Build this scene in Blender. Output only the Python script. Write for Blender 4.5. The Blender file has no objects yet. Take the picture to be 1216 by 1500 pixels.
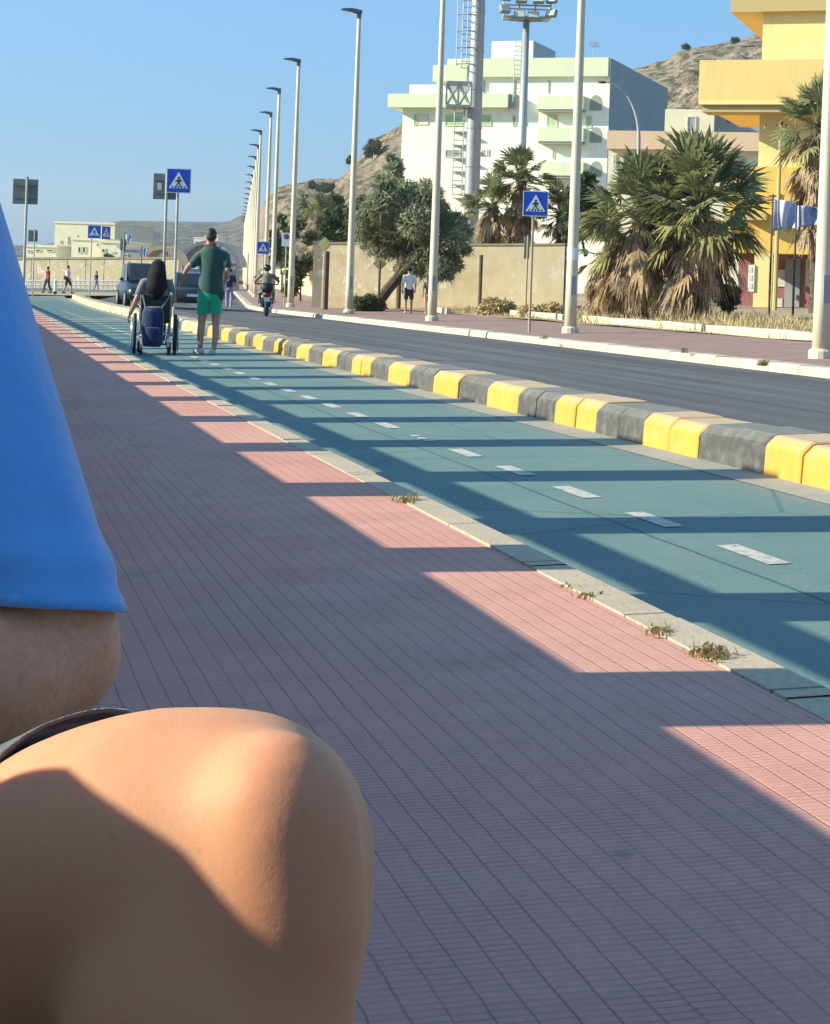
import bpy, bmesh, math, random
from mathutils import Vector, Matrix, noise
R = math.radians
sc = bpy.context.scene
COL = sc.collection
rnd = random.Random(7)

# ------------------------------------------------------------------ camera model and coordinates
F, U0, V0 = 2600.0, 608.0, 405.0          # focal length and principal point of the photograph (1216 x 1500)
K = 0.035                                 # the whole street is banked: ground rises to the right
RHO = math.atan(K)
CAM = Vector((0, 0, 1.0))
cr, sr = math.cos(RHO), math.sin(RHO)

def W(u, v, d):
    """world point seen at pixel (u, v) at distance d along the view"""
    x, z = (u - U0) * d / F, (V0 - v) * d / F
    return Vector((x * cr - z * sr, d, CAM.z + x * sr + z * cr))

def gz(x, zrel=0.0):
    return K * max(-45.0, min(45.0, x)) + zrel

def GP(u, v, zrel=0.0):
    d = (CAM.z - zrel) * F / (v - V0)
    x = (u - U0) * d / F
    return Vector((x, d, gz(x, zrel)))

def GD(u, d, zrel=0.0):
    x = (u - U0) * d / F
    return Vector((x, d, gz(x, zrel)))

TH0, TH1, S0, S1 = R(14.2), R(6.3), 70.0, 86.0
_curve = [(0.0, 0.0, 0.0, TH0)]
def _mk():
    x = y = 0.0; s = 0.0
    while s < 420:
        t = TH0 if s < S0 else (TH1 if s > S1 else TH0 + (TH1 - TH0) * (s - S0) / (S1 - S0))
        x -= math.sin(t) * 0.5; y += math.cos(t) * 0.5; s += 0.5
        _curve.append((s, x, y, t))
_mk()
def SP(p, s, zrel=0.0, bend=True):
    """street coordinates: p metres to the right of the axis, s metres along it"""
    if s <= S0 or not bend:
        x = p * math.cos(TH0) - s * math.sin(TH0); y = p * math.sin(TH0) + s * math.cos(TH0)
    else:
        i = min(int(s / 0.5), len(_curve) - 2); f = s / 0.5 - i
        a, b = _curve[i], _curve[i + 1]
        cx, cy, t = a[1] + (b[1] - a[1]) * f, a[2] + (b[2] - a[2]) * f, a[3]
        x, y = cx + p * math.cos(t), cy + p * math.sin(t)
    return Vector((x, y, gz(x, zrel)))

# ------------------------------------------------------------------ objects
def tag(o, label=None, cat=None, group=None, kind=None):
    if label: o['label'] = label
    if cat: o['category'] = cat
    if group: o['group'] = group
    if kind: o['kind'] = kind
    return o

def thing(name, label, cat, loc=(0, 0, 0), rz=0.0, group=None):
    o = bpy.data.objects.new(name, None); COL.objects.link(o)
    o.empty_display_size = 0.2
    o.location = loc; o.rotation_euler = (0, 0, rz)
    return tag(o, label, cat, group)

def rootloc(o):
    while o.parent is not None: o = o.parent
    return Vector(o.location)

def link(name, me, parent=None):
    o = bpy.data.objects.new(name, me); COL.objects.link(o)
    if parent is not None: o.parent = parent
    return o

class MB:
    """collects faces for ONE mesh object"""
    def __init__(s): s.v = []; s.f = []; s.m = []; s.uv = {}; s.cur = 0
    def face(s, pts, uv=None, m=None):
        n = len(s.v); s.v += [Vector(p) for p in pts]; s.f.append(list(range(n, n + len(pts))))
        s.m.append(s.cur if m is None else m)
        if uv: s.uv[len(s.f) - 1] = uv
    def raw(s, verts, faces, m=None):
        n = len(s.v); s.v += [Vector(p) for p in verts]
        for f in faces:
            s.f.append([n + i for i in f]); s.m.append(s.cur if m is None else m)
    def box8(s, P):          # P: bottom 4 ccw, top 4 ccw
        s.raw(P, [(3, 2, 1, 0), (4, 5, 6, 7), (0, 1, 5, 4), (1, 2, 6, 5), (2, 3, 7, 6), (3, 0, 4, 7)])
    def box(s, x0, x1, y0, y1, z0, z1, M=None):
        P = [Vector(p) for p in ((x0, y0, z0), (x1, y0, z0), (x1, y1, z0), (x0, y1, z0), (x0, y0, z1), (x1, y0, z1), (x1, y1, z1), (x0, y1, z1))]
        if M is not None: P = [M @ p for p in P]
        s.box8(P)
    def tube(s, path, rad, n=10, cap=True, flat=None):
        path = [Vector(p) for p in path]; k = len(path)
        if not hasattr(rad, '__len__'): rad = [rad] * k
        vs = []; up = None
        for i in range(k):
            t = (path[min(i + 1, k - 1)] - path[max(i - 1, 0)]).normalized()
            if up is None:
                up = Vector((0, 0, 1)) if abs(t.z) < 0.9 else Vector((0, 1, 0))
            a = t.cross(up).normalized(); b = a.cross(t).normalized(); up = b
            for j in range(n):
                q = 2 * math.pi * j / n
                vs.append(path[i] + a * math.cos(q) * rad[i] + b * math.sin(q) * rad[i])
        fs = []
        for i in range(k - 1):
            for j in range(n):
                fs.append((i * n + j, i * n + (j + 1) % n, (i + 1) * n + (j + 1) % n, (i + 1) * n + j))
        if cap:
            fs.append(tuple(range(n - 1, -1, -1))); fs.append(tuple((k - 1) * n + j for j in range(n)))
        s.raw(vs, fs)
    def prism(s, poly, origin, ax, ay, depth):
        """polygon (2D) in the plane origin+ax*x+ay*y, extruded by the vector depth"""
        o, ax, ay, dv = Vector(origin), Vector(ax), Vector(ay), Vector(depth)
        a = [o + ax * x + ay * y for x, y in poly]; n = len(a)
        fs = [tuple(range(n)), tuple(range(2 * n - 1, n - 1, -1))]
        fs += [(i, n + i, n + (i + 1) % n, (i + 1) % n) for i in range(n)]
        s.raw(a + [p + dv for p in a], fs)
    def sphere(s, c, r, n=12, sc_=(1, 1, 1)):
        c = Vector(c); vs = []; fs = []; m = n // 2
        for i in range(m + 1):
            t = math.pi * i / m
            for j in range(n):
                q = 2 * math.pi * j / n
                vs.append(c + Vector((math.sin(t) * math.cos(q) * r * sc_[0], math.sin(t) * math.sin(q) * r * sc_[1], math.cos(t) * r * sc_[2])))
        for i in range(m):
            for j in range(n):
                fs.append((i * n + j, (i + 1) * n + j, (i + 1) * n + (j + 1) % n, i * n + (j + 1) % n))
        s.raw(vs, fs)
    def loft(s, rings, cap=True, closed=True):
        n = len(rings[0]); vs = [p for r in rings for p in r]; fs = []
        for i in range(len(rings) - 1):
            for j in range(n if closed else n - 1):
                fs.append((i * n + j, i * n + (j + 1) % n, (i + 1) * n + (j + 1) % n, (i + 1) * n + j))
        if cap and closed:
            fs.append(tuple(range(n - 1, -1, -1))); fs.append(tuple((len(rings) - 1) * n + j for j in range(n)))
        s.raw(vs, fs)
    def mesh(s, name, mats, off=Vector((0, 0, 0)), smooth=False):
        me = bpy.data.meshes.new(name)
        me.from_pydata([tuple(p - off) for p in s.v], [], s.f)
        if not isinstance(mats, (list, tuple)): mats = [mats]
        for m in mats: me.materials.append(m)
        me.polygons.foreach_set('material_index', s.m)
        if s.uv:
            lay = me.uv_layers.new(name='UVMap')
            for fi, uv in s.uv.items():
                p = me.polygons[fi]
                for li, c in zip(p.loop_indices, uv): lay.data[li].uv = c
        bm = bmesh.new(); bm.from_mesh(me)
        if not s.uv: bmesh.ops.recalc_face_normals(bm, faces=bm.faces)
        bm.to_mesh(me); bm.free()
        if smooth: me.polygons.foreach_set('use_smooth', [True] * len(me.polygons))
        me.update()
        return me
    def build(s, name, mats, parent=None, smooth=False, bevel=0.0):
        off = rootloc(parent) if parent is not None else Vector((0, 0, 0))
        o = link(name, s.mesh(name, mats, off, smooth), parent)
        if bevel:
            b = o.modifiers.new('bevel', 'BEVEL'); b.width = bevel; b.segments = 2; b.limit_method = 'ANGLE'; b.angle_limit = R(40)
        return o
    def top(s, name, mats, label, cat, loc=None, group=None, smooth=False, bevel=0.0):
        """a thing that is one mesh; its origin goes to loc"""
        off = Vector(loc) if loc is not None else Vector((0, 0, 0))
        o = link(name, s.mesh(name, mats, off, smooth)); o.location = off
        if bevel:
            b = o.modifiers.new('bevel', 'BEVEL'); b.width = bevel; b.segments = 2; b.limit_method = 'ANGLE'; b.angle_limit = R(40)
        return tag(o, label, cat, group)

def kids(o): return [c for c in bpy.data.objects if c.parent == o]
def copy_tree(o, parent=None):
    c = o.copy(); COL.objects.link(c)
    if parent is not None: c.parent = parent
    for ch in kids(o): copy_tree(ch, c)
    return c

# ------------------------------------------------------------------ organic surfaces (one continuous skin)
def _capsule(mb, p0, r0, p1, r1, n=18):
    p0, p1 = Vector(p0), Vector(p1); t = (p1 - p0)
    L = t.length; t = t.normalized() if L > 1e-6 else Vector((0, 0, 1))
    up = Vector((0, 0, 1)) if abs(t.z) < 0.9 else Vector((0, 1, 0))
    a = t.cross(up).normalized(); b = a.cross(t).normalized()
    rings = []; h = 5
    for i in range(h + 1):
        q = -math.pi / 2 * (1 - i / h) if i else -math.pi / 2 * 0.985
        rings.append((p0 + t * math.sin(q) * r0, max(math.cos(q) * r0, 1e-4)))
    for i in range(h + 1):
        q = math.pi / 2 * i / h if i < h else math.pi / 2 * 0.985
        rings.append((p1 + t * math.sin(q) * r1, max(math.cos(q) * r1, 1e-4)))
    mb.loft([[c + a * math.cos(2 * math.pi * j / n) * r + b * math.sin(2 * math.pi * j / n) * r for j in range(n)] for c, r in rings])

def blob(name, parts, mat, parent, voxel=0.02, smooth=6, label=None):
    """parts: ('c',p0,r0,p1,r1) capsule | ('e',c,(rx,ry,rz)) | ('l',[(center,rx,ry)...]) | ('t',[points],[radii])"""
    mb = MB()
    for q in parts:
        if q[0] == 'c': _capsule(mb, *q[1:])
        elif q[0] == 'e': mb.sphere(q[1], 1.0, 20, q[2])
        elif q[0] == 'l': mb.loft([[Vector(c) + Vector((math.cos(2 * math.pi * j / 24) * rx, math.sin(2 * math.pi * j / 24) * ry, 0)) for j in range(24)] for c, rx, ry in q[1]])
        elif q[0] == 't':
            for i in range(len(q[1]) - 1): _capsule(mb, q[1][i], q[2][i], q[1][i + 1], q[2][i + 1])
    off = rootloc(parent) if parent is not None else Vector((0, 0, 0))
    me = mb.mesh('tmp', mat, off)
    o = bpy.data.objects.new('tmp', me); COL.objects.link(o)
    m = o.modifiers.new('r', 'REMESH'); m.mode = 'VOXEL'; m.voxel_size = voxel; m.use_smooth_shade = True
    if smooth:
        m = o.modifiers.new('s', 'SMOOTH'); m.iterations = smooth; m.factor = 0.5
    dg = bpy.context.evaluated_depsgraph_get()
    me2 = bpy.data.meshes.new_from_object(o.evaluated_get(dg))
    bpy.data.objects.remove(o); bpy.data.meshes.remove(me)
    me2.name = name; me2.materials.clear(); me2.materials.append(mat)
    me2.polygons.foreach_set('use_smooth', [True] * len(me2.polygons))
    r = link(name, me2, parent)
    if label: r['label'] = label
    return r

# ------------------------------------------------------------------ materials
class NT:
    def __init__(s, name):
        s.m = bpy.data.materials.new(name); s.m.use_nodes = True
        s.t = s.m.node_tree; s.b = s.t.nodes['Principled BSDF']
    def n(s, typ, **kw):
        x = s.t.nodes.new(typ)
        for k, v in kw.items():
            if k in x.inputs: x.inputs[k].default_value = v
            else: setattr(x, k, v)
        return x
    def l(s, a, b): s.t.links.new(a, b)
    def math(s, op, a, b=None, c=None, clamp=False):
        x = s.t.nodes.new('ShaderNodeMath'); x.operation = op; x.use_clamp = clamp
        for i, q in enumerate((a, b, c)):
            if q is None: continue
            if isinstance(q, (int, float)): x.inputs[i].default_value = q
            else: s.l(q, x.inputs[i])
        return x.outputs[0]
    def mix(s, fac, a, b, mode='MIX'):
        x = s.t.nodes.new('ShaderNodeMix'); x.data_type = 'RGBA'; x.blend_type = mode
        for i, q in ((0, fac), (6, a), (7, b)):
            if isinstance(q, (int, float)): x.inputs[i].default_value = q
            elif isinstance(q, tuple): x.inputs[i].default_value = (*q, 1)
            else: s.l(q, x.inputs[i])
        return x.outputs[2]
    def noise(s, vec, scale, detail=4, rough=0.55):
        x = s.n('ShaderNodeTexNoise', Scale=scale, Detail=detail, Roughness=rough)
        if vec is not None: s.l(vec, x.inputs['Vector'])
        return x.outputs['Fac']
    def ramp(s, fac, a, b):
        x = s.t.nodes.new('ShaderNodeMapRange'); x.clamp = True
        x.inputs['From Min'].default_value = a; x.inputs['From Max'].default_value = b
        s.l(fac, x.inputs['Value']); return x.outputs[0]
    def pos(s): return s.n('ShaderNodeNewGeometry').outputs['Position']
    def obj(s): return s.n('ShaderNodeTexCoord').outputs['Object']
    def bump(s, h, strength=0.3, dist=0.01):
        x = s.n('ShaderNodeBump', Strength=strength, Distance=dist); s.l(h, x.inputs['Height']); s.l(x.outputs[0], s.b.inputs['Normal'])
    def out(s, col=None, rough=0.7, spec=0.4, metal=0.0):
        if col is not None:
            if isinstance(col, tuple): s.b.inputs['Base Color'].default_value = (*col, 1)
            else: s.l(col, s.b.inputs['Base Color'])
        if isinstance(rough, (int, float)): s.b.inputs['Roughness'].default_value = rough
        else: s.l(rough, s.b.inputs['Roughness'])
        s.b.inputs['Specular IOR Level'].default_value = spec
        s.b.inputs['Metallic'].default_value = metal
        return s.m

def plain(name, c, c2=None, scale=3.0, rough=0.7, spec=0.4, bump=0.0, metal=0.0, bscale=None, lo=0.35, hi=0.65, coord='pos'):
    t = NT(name); P = t.pos() if coord == 'pos' else t.obj()
    col = c
    if c2 is not None:
        col = t.mix(t.ramp(t.noise(P, scale, 5), lo, hi), c, c2)
    if bump:
        t.bump(t.noise(P, bscale or scale * 6, 5), bump, 0.02)
    return t.out(col, rough, spec, metal)

def leafy(name, c, c2, scale=1.5, transl=0.25, rough=0.6):
    t = NT(name); P = t.pos()
    f = t.ramp(t.noise(P, scale, 3), 0.35, 0.65)
    g = t.noise(P, scale * 9, 2)
    col = t.mix(f, c, c2); col = t.mix(t.ramp(g, 0.4, 0.75), col, tuple(min(1, x * 1.7) for x in c2))
    t.l(col, t.b.inputs['Base Color']); t.b.inputs['Roughness'].default_value = rough
    t.b.inputs['Specular IOR Level'].default_value = 0.25
    tr = t.n('ShaderNodeBsdfTranslucent'); t.l(col, tr.inputs['Color'])
    ms = t.n('ShaderNodeMixShader'); ms.inputs[0].default_value = transl
    t.l(t.b.outputs[0], ms.inputs[1]); t.l(tr.outputs[0], ms.inputs[2])
    t.l(ms.outputs[0], t.t.nodes['Material Output'].inputs['Surface'])
    return t.m

def uvsep(t):
    uv = t.n('ShaderNodeUVMap').outputs['UV']
    x = t.n('ShaderNodeSeparateXYZ'); t.l(uv, x.inputs[0])
    return uv, x.outputs[0], x.outputs[1]

def mat_paving(name, base, base2, joint, pw=0.0555, sw=0.021):
    t = NT(name); uv, p, s = uvsep(t)
    P = t.pos()
    wob = t.math('MULTIPLY', t.math('SUBTRACT', t.noise(P, 2.3, 2), 0.5), 0.010)
    wob2 = t.math('MULTIPLY', t.math('SUBTRACT', t.noise(P, 14, 2), 0.5), 0.006)
    pw_ = t.math('DIVIDE', t.math('ADD', t.math('ADD', p, wob), wob2), pw)
    cell = t.math('FLOOR', pw_)
    fr = t.math('ABSOLUTE', t.math('SUBTRACT', t.math('FRACT', pw_), 0.5))       # 0.5 at joint
    wn = t.n('ShaderNodeTexWhiteNoise', noise_dimensions='1D'); t.l(cell, wn.inputs['W'])
    j = t.ramp(fr, 0.445, 0.49)
    # cross grooves: fine ridges, offset row by row, and the butt joint of each slab
    so = t.math('ADD', s, t.math('MULTIPLY', wn.outputs['Value'], 0.06))
    so = t.math('ADD', so, t.math('MULTIPLY', t.math('SUBTRACT', t.noise(P, 5, 2), 0.5), 0.012))
    g = t.math('ABSOLUTE', t.math('SUBTRACT', t.math('FRACT', t.math('DIVIDE', so, sw)), 0.5))
    gm = t.math('MULTIPLY', t.ramp(g, 0.30, 0.47), t.ramp(t.noise(P, 6, 3), 0.25, 0.6))
    sl = t.math('DIVIDE', s, 0.333)
    slab = t.math('ABSOLUTE', t.math('SUBTRACT', t.math('FRACT', sl), 0.5))
    sj = t.math('MULTIPLY', t.ramp(slab, 0.489, 0.497), t.math('MULTIPLY', t.ramp(t.noise(P, 3.1, 2), 0.5, 0.7), 0.35))
    cmb = t.n('ShaderNodeCombineXYZ'); t.l(t.math('FLOOR', t.math('DIVIDE', pw_, 6)), cmb.inputs[0]); t.l(t.math('FLOOR', sl), cmb.inputs[1])
    w2 = t.n('ShaderNodeTexWhiteNoise', noise_dimensions='2D'); t.l(cmb.outputs[0], w2.inputs['Vector'])
    col = t.mix(t.ramp(t.noise(P, 0.7, 4), 0.3, 0.7), base, base2)
    col = t.mix(t.math('MULTIPLY', t.math('POWER', w2.outputs['Value'], 2.0), 0.45), col, tuple(x * 0.72 for x in base))
    col = t.mix(t.math('MULTIPLY', t.ramp(t.noise(P, 55, 3), 0.45, 0.8), 0.35), col, tuple(min(1, x * 1.35) for x in base))
    stain = t.ramp(t.noise(P, 1.7, 6, 0.7), 0.58, 0.78)
    col = t.mix(t.math('MULTIPLY', stain, 0.35), col, joint)
    gum = t.n('ShaderNodeTexVoronoi', Scale=1.9); t.l(P, gum.inputs['Vector'])
    col = t.mix(t.math('MULTIPLY', t.ramp(gum.outputs['Distance'], 0.045, 0.03), 0.45), col, (0.2, 0.15, 0.14))
    col = t.mix(t.math('MULTIPLY', t.ramp(t.noise(P, 0.33, 5, 0.65), 0.5, 0.72), 0.4), col, (0.50, 0.40, 0.33))
    col = t.mix(t.math('MULTIPLY', gm, 0.44), col, joint)
    deep = t.math('ADD', 0.2, t.math('MULTIPLY', t.math('POWER', wn.outputs['Value'], 2.0), 0.65))
    jm = t.math('MULTIPLY', j, deep)
    col = t.mix(t.math('MAXIMUM', jm, sj), col, joint)
    h = t.math('SUBTRACT', t.math('MULTIPLY', t.noise(P, 70, 3), 0.15), t.math('ADD', t.math('MULTIPLY', gm, 0.35), t.math('MAXIMUM', t.math('MULTIPLY', j, 0.9), sj)))
    t.bump(h, 0.5, 0.006)
    return t.out(col, 0.82, 0.25)

def mat_asphalt(name, base, base2, tracks=False):
    t = NT(name); P = t.pos()
    col = t.mix(t.ramp(t.noise(P, 0.5, 5), 0.3, 0.7), base, base2)
    if tracks:
        uv, p, s = uvsep(t)
        c = t.n('ShaderNodeCombineXYZ'); t.l(t.math('MULTIPLY', p, 2.2), c.inputs[0]); t.l(t.math('MULTIPLY', s, 0.05), c.inputs[1])
        st = t.ramp(t.noise(c.outputs[0], 1.0, 4), 0.38, 0.62)
        col = t.mix(t.math('MULTIPLY', st, 0.75), col, tuple(x * 0.45 for x in base))
        c2 = t.n('ShaderNodeCombineXYZ'); t.l(t.math('MULTIPLY', p, 9), c2.inputs[0]); t.l(t.math('MULTIPLY', s, 0.12), c2.inputs[1])
        col = t.mix(t.math('MULTIPLY', t.ramp(t.noise(c2.outputs[0], 1.0, 3), 0.5, 0.75), 0.35), col, tuple(x * 1.4 for x in base2))
    col = t.mix(t.math('MULTIPLY', t.ramp(t.noise(P, 90, 2), 0.5, 0.8), 0.4), col, tuple(min(1, x * 1.6) for x in base2))
    t.bump(t.noise(P, 120, 3), 0.25, 0.006)
    return t.out(col, 0.85, 0.2)

def mat_lane():
    t = NT('green_lane_paint'); uv, p, s = uvsep(t); P = t.pos()
    base, base2 = (0.095, 0.175, 0.172), (0.135, 0.205, 0.20)
    col = t.mix(t.ramp(t.noise(P, 0.9, 5, 0.65), 0.32, 0.68), base, base2)
    c = t.n('ShaderNodeCombineXYZ'); t.l(t.math('MULTIPLY', p, 3.5), c.inputs[0]); t.l(t.math('MULTIPLY', s, 0.25), c.inputs[1])
    col = t.mix(t.math('MULTIPLY', t.ramp(t.noise(c.outputs[0], 1.0, 4), 0.45, 0.7), 0.45), col, (0.165, 0.21, 0.20))
    col = t.mix(t.math('MULTIPLY', t.ramp(t.noise(P, 3.2, 6, .75), 0.52, 0.72), 0.4), col, (0.20, 0.22, 0.20))
    col = t.mix(t.math('MULTIPLY', t.ramp(t.noise(P, 60, 3), 0.5, 0.8), 0.5), col, (0.26, 0.33, 0.30))
    dirt = t.math('MULTIPLY', t.math('MAXIMUM', t.ramp(p, 2.42, 2.08), t.ramp(p, 4.15, 4.37)), t.ramp(t.noise(P, 4.5, 6, .7), .38, .62))
    col = t.mix(t.math('MULTIPLY', dirt, .6), col, (0.27, 0.24, 0.19))
    # the construction seam left of the dashes, and hairline cracks
    w = t.math('MULTIPLY', t.math('SUBTRACT', t.noise(P, 1.1, 3), 0.5), 0.05)
    sm = t.ramp(t.math('ABSOLUTE', t.math('SUBTRACT', t.math('ADD', p, w), 3.06)), 0.014, 0.004)
    vor = t.n('ShaderNodeTexVoronoi', feature='DISTANCE_TO_EDGE', Scale=0.42); t.l(P, vor.inputs['Vector'])
    cr_ = t.math('MULTIPLY', t.ramp(vor.outputs['Distance'], 0.008, 0.002), 0.5)
    col = t.mix(t.math('MULTIPLY', t.math('MAXIMUM', sm, cr_), 0.8), col, (0.035, 0.07, 0.07))
    t.bump(t.noise(P, 110, 3), 0.2, 0.006)
    return t.out(col, 0.8, 0.25)

def mat_concrete(name, base, dark, joint=None, stain=0.5):
    t = NT(name); P = t.pos()
    col = t.mix(t.ramp(t.noise(P, 1.6, 6, 0.7), 0.35, 0.7), base, tuple(x * 0.8 for x in base))
    col = t.mix(t.math('MULTIPLY', t.ramp(t.noise(P, 45, 4, 0.7), 0.45, 0.75), stain), col, dark)
    if joint:
        uv, p, s = uvsep(t)
        g = t.math('ABSOLUTE', t.math('SUBTRACT', t.math('FRACT', t.math('DIVIDE', s, joint)), 0.5))
        col = t.mix(t.math('MULTIPLY', t.ramp(g, 0.488, 0.497), 0.8), col, (0.06, 0.05, 0.045))
    t.bump(t.noise(P, 60, 4), 0.3, 0.008)
    return t.out(col, 0.85, 0.25)

def mat_kerbpaint(name, paint, worn, wear, side=None):
    """painted kerb: the paint is scuffed off towards the edges and the top"""
    t = NT(name); P = t.pos()
    g = t.n('ShaderNodeNewGeometry'); x = t.n('ShaderNodeSeparateXYZ'); t.l(g.outputs['Normal'], x.inputs[0])
    up = t.ramp(x.outputs[2], 0.55, 0.95)
    n1 = t.noise(P, 9, 6, 0.7); n2 = t.noise(P, 2.2, 4)
    col = t.mix(t.ramp(n2, 0.35, 0.7), paint, tuple(min(1, c * 0.86) for c in paint))
    w = t.math('ADD', t.math('MULTIPLY', up, 0.80), t.math('MULTIPLY', t.ramp(n1, 0.45, 0.8), wear), clamp=True)
    col = t.mix(w, col, worn)
    col = t.mix(t.math('MULTIPLY', t.ramp(t.noise(P, 26, 6, .75), .60, .68), .7), col, (0.20, 0.18, 0.15))
    xz = t.n('ShaderNodeSeparateXYZ'); t.l(P, xz.inputs[0])
    t.bump(t.noise(P, 40, 4), 0.3, 0.008)
    return t.out(col, 0.75, 0.3)

def mat_skin(name, base, tan, z_tan=None):
    t = NT(name); P = t.pos()
    col = t.mix(t.ramp(t.noise(P, 6, 4), 0.3, 0.7), base, tuple(x * f for x, f in zip(base, (0.95, 0.86, 0.82))))
    if z_tan:            # tanned forearm, its red raised to brighten an arm that lies in shade
        x = t.n('ShaderNodeSeparateXYZ'); t.l(P, x.inputs[0])
        m = t.ramp(x.outputs[1], z_tan[0], z_tan[1])
        h = t.noise(P, 160, 4, 0.7)
        wv = t.n('ShaderNodeMapping'); wv.inputs['Rotation'].default_value = (0, 0.5, 0); wv.inputs['Scale'].default_value = (170, 170, 700); t.l(P, wv.inputs['Vector'])
        hair = t.ramp(t.noise(wv.outputs[0], 1.0, 3, 0.6), 0.55, 0.72)
        tn = t.mix(t.math('MULTIPLY', t.ramp(h, 0.4, 0.75), 0.5), tan, tuple(c * 0.62 for c in tan))
        tn = t.mix(t.math('MULTIPLY', hair, 0.15), tn, (0.09, 0.045, 0.025))
        col = t.mix(m, col, tn)
    col = t.mix(t.math('MULTIPLY', t.ramp(t.noise(P, 220, 3), 0.55, 0.8), 0.18), col, tuple(c * 0.6 for c in base))
    col = t.mix(t.math('MULTIPLY', t.ramp(t.noise(P, 28, 5, .7), .48, .72), .35), col, (base[0] * .95, base[1] * .66, base[2] * .6))
    frk = t.n('ShaderNodeTexVoronoi', Scale=38.0); t.l(P, frk.inputs['Vector'])
    col = t.mix(t.math('MULTIPLY', t.ramp(frk.outputs['Distance'], 0.10, 0.04), 0.25), col, tuple(c * 0.5 for c in base))
    t.bump(t.math('ADD', t.noise(P, 260, 4, 0.65), t.math('ADD', t.math('MULTIPLY', t.noise(P, 40, 2), 0.3), t.math('MULTIPLY', t.noise(P, 900, 2), 0.5))), 0.22, 0.0012)
    m = t.out(col, 0.62, 0.25)
    t.b.inputs['Subsurface Weight'].default_value = 0.55
    t.b.inputs['Subsurface Radius'].default_value = (0.018, 0.006, 0.003)
    t.b.inputs['Subsurface Scale'].default_value = 1.0
    return m

def mat_cloth(name, c, c2, scale=30, weave=900, rough=0.9, fold=13.0):
    t = NT(name); P = t.pos()
    col = t.mix(t.ramp(t.noise(P, scale, 4), 0.3, 0.7), c, c2)
    t.bump(t.math('ADD', t.math('MULTIPLY', t.noise(P, weave, 2), .12), t.math('MULTIPLY', t.noise(P, fold, 3, .6), 1.0)), 0.35, 0.03 if fold > 10 else .012)
    m = t.out(col, rough, 0.15)
    t.b.inputs['Sheen Weight'].default_value = 0.9; t.b.inputs['Sheen Roughness'].default_value = 0.45
    return m

M = {}
M['paving'] = mat_paving('red_grooved_paving', (0.62, 0.303, 0.248), (0.53, 0.255, 0.212), (0.19, 0.10, 0.085))
M['paving_far'] = plain('far_red_paving', (0.30, 0.19, 0.16), (0.24, 0.15, 0.13), 1.5, 0.85, bump=0.2)
M['kerbstone'] = mat_concrete('kerb_concrete', (0.50, 0.41, 0.31), (0.24, 0.18, 0.13), 0.98, 0.55)
M['kerb_far'] = mat_concrete('far_kerb_concrete', (0.55, 0.49, 0.39), (0.26, 0.21, 0.15), 1.02, 0.45)
M['gutter'] = mat_concrete('gutter_concrete', (0.36, 0.34, 0.29), (0.2, 0.19, 0.16))
M['lane'] = mat_lane()
M['dash'] = plain('white_road_paint', (0.46, 0.44, 0.41), (0.15, 0.21, 0.205), 22, 0.8, lo=0.52, hi=0.70)
M['asphalt'] = mat_asphalt('asphalt', (0.115, 0.11, 0.12), (0.135, 0.13, 0.138), True)
M['asphalt_plain'] = mat_asphalt('old_asphalt', (0.13, 0.125, 0.13), (0.16, 0.155, 0.155))
M['yellow'] = mat_kerbpaint('yellow_kerb_paint', (0.60, 0.325, 0.05), (0.46, 0.35, 0.25), 0.5)
M['black'] = mat_kerbpaint('black_kerb_paint', (0.075, 0.076, 0.078), (0.20, 0.19, 0.175), 0.8)
M['worn'] = mat_kerbpaint('worn_kerb_paint', (0.45, 0.40, 0.28), (0.42, 0.37, 0.29), 0.5)
M['earth'] = plain('dry_earth', (0.28, 0.21, 0.13), (0.36, 0.29, 0.18), 0.8, 0.95, bump=0.4)
M['skyhill'] = None
# ================================================================== THE SETTING
ZL, ZR, ZK = -0.18, -0.47, -0.33          # cycle lane, far edge of the road, far pavement (below the near pavement)
def struct(mb, name, mats, smooth=False): return tag(mb.build(name, mats, None, smooth), kind='structure')

def frange(a, b, st):
    r = []; x = a
    while x < b - 1e-6: r.append(x); x += st
    return r + [b]

def strip(mb, p0, p1, z0, z1, s0, s1, st=2.0, bend=True, np_=1, zf=None):
    """a sheet between p0(s) and p1(s)"""
    ss = frange(s0, s1, st)
    f = lambda q, s: q(s) if callable(q) else q
    for a, b in zip(ss, ss[1:]):
        for i in range(np_):
            t0, t1 = i / np_, (i + 1) / np_
            P = []
            for s, t in ((a, t0), (a, t1), (b, t1), (b, t0)):
                p = f(p0, s) + (f(p1, s) - f(p0, s)) * t; z = z0 + (z1 - z0) * t
                P.append((p, s, z))
            mb.face([SP(p, s, z, bend) for p, s, z in P], [(p, s) for p, s, z in P])

# the ground: one sheet to the horizon
g = MB()
xs = [-3000, -900, -300, -120, -60, -45, -30, -20, -10, 0, 10, 20, 30, 45, 80, 150, 400, 1200, 3000]
ys = [-60, -20, 0, 20, 40, 60, 80, 100, 130, 170, 250, 400, 800, 1600, 3500]
for i in range(len(xs) - 1):
    for j in range(len(ys) - 1):
        q = [(xs[i], ys[j]), (xs[i + 1], ys[j]), (xs[i + 1], ys[j + 1]), (xs[i], ys[j + 1])]
        g.face([(x, y, gz(x, -0.62)) for x, y in q], q)
struct(g, 'ground', M['earth'])

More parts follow.
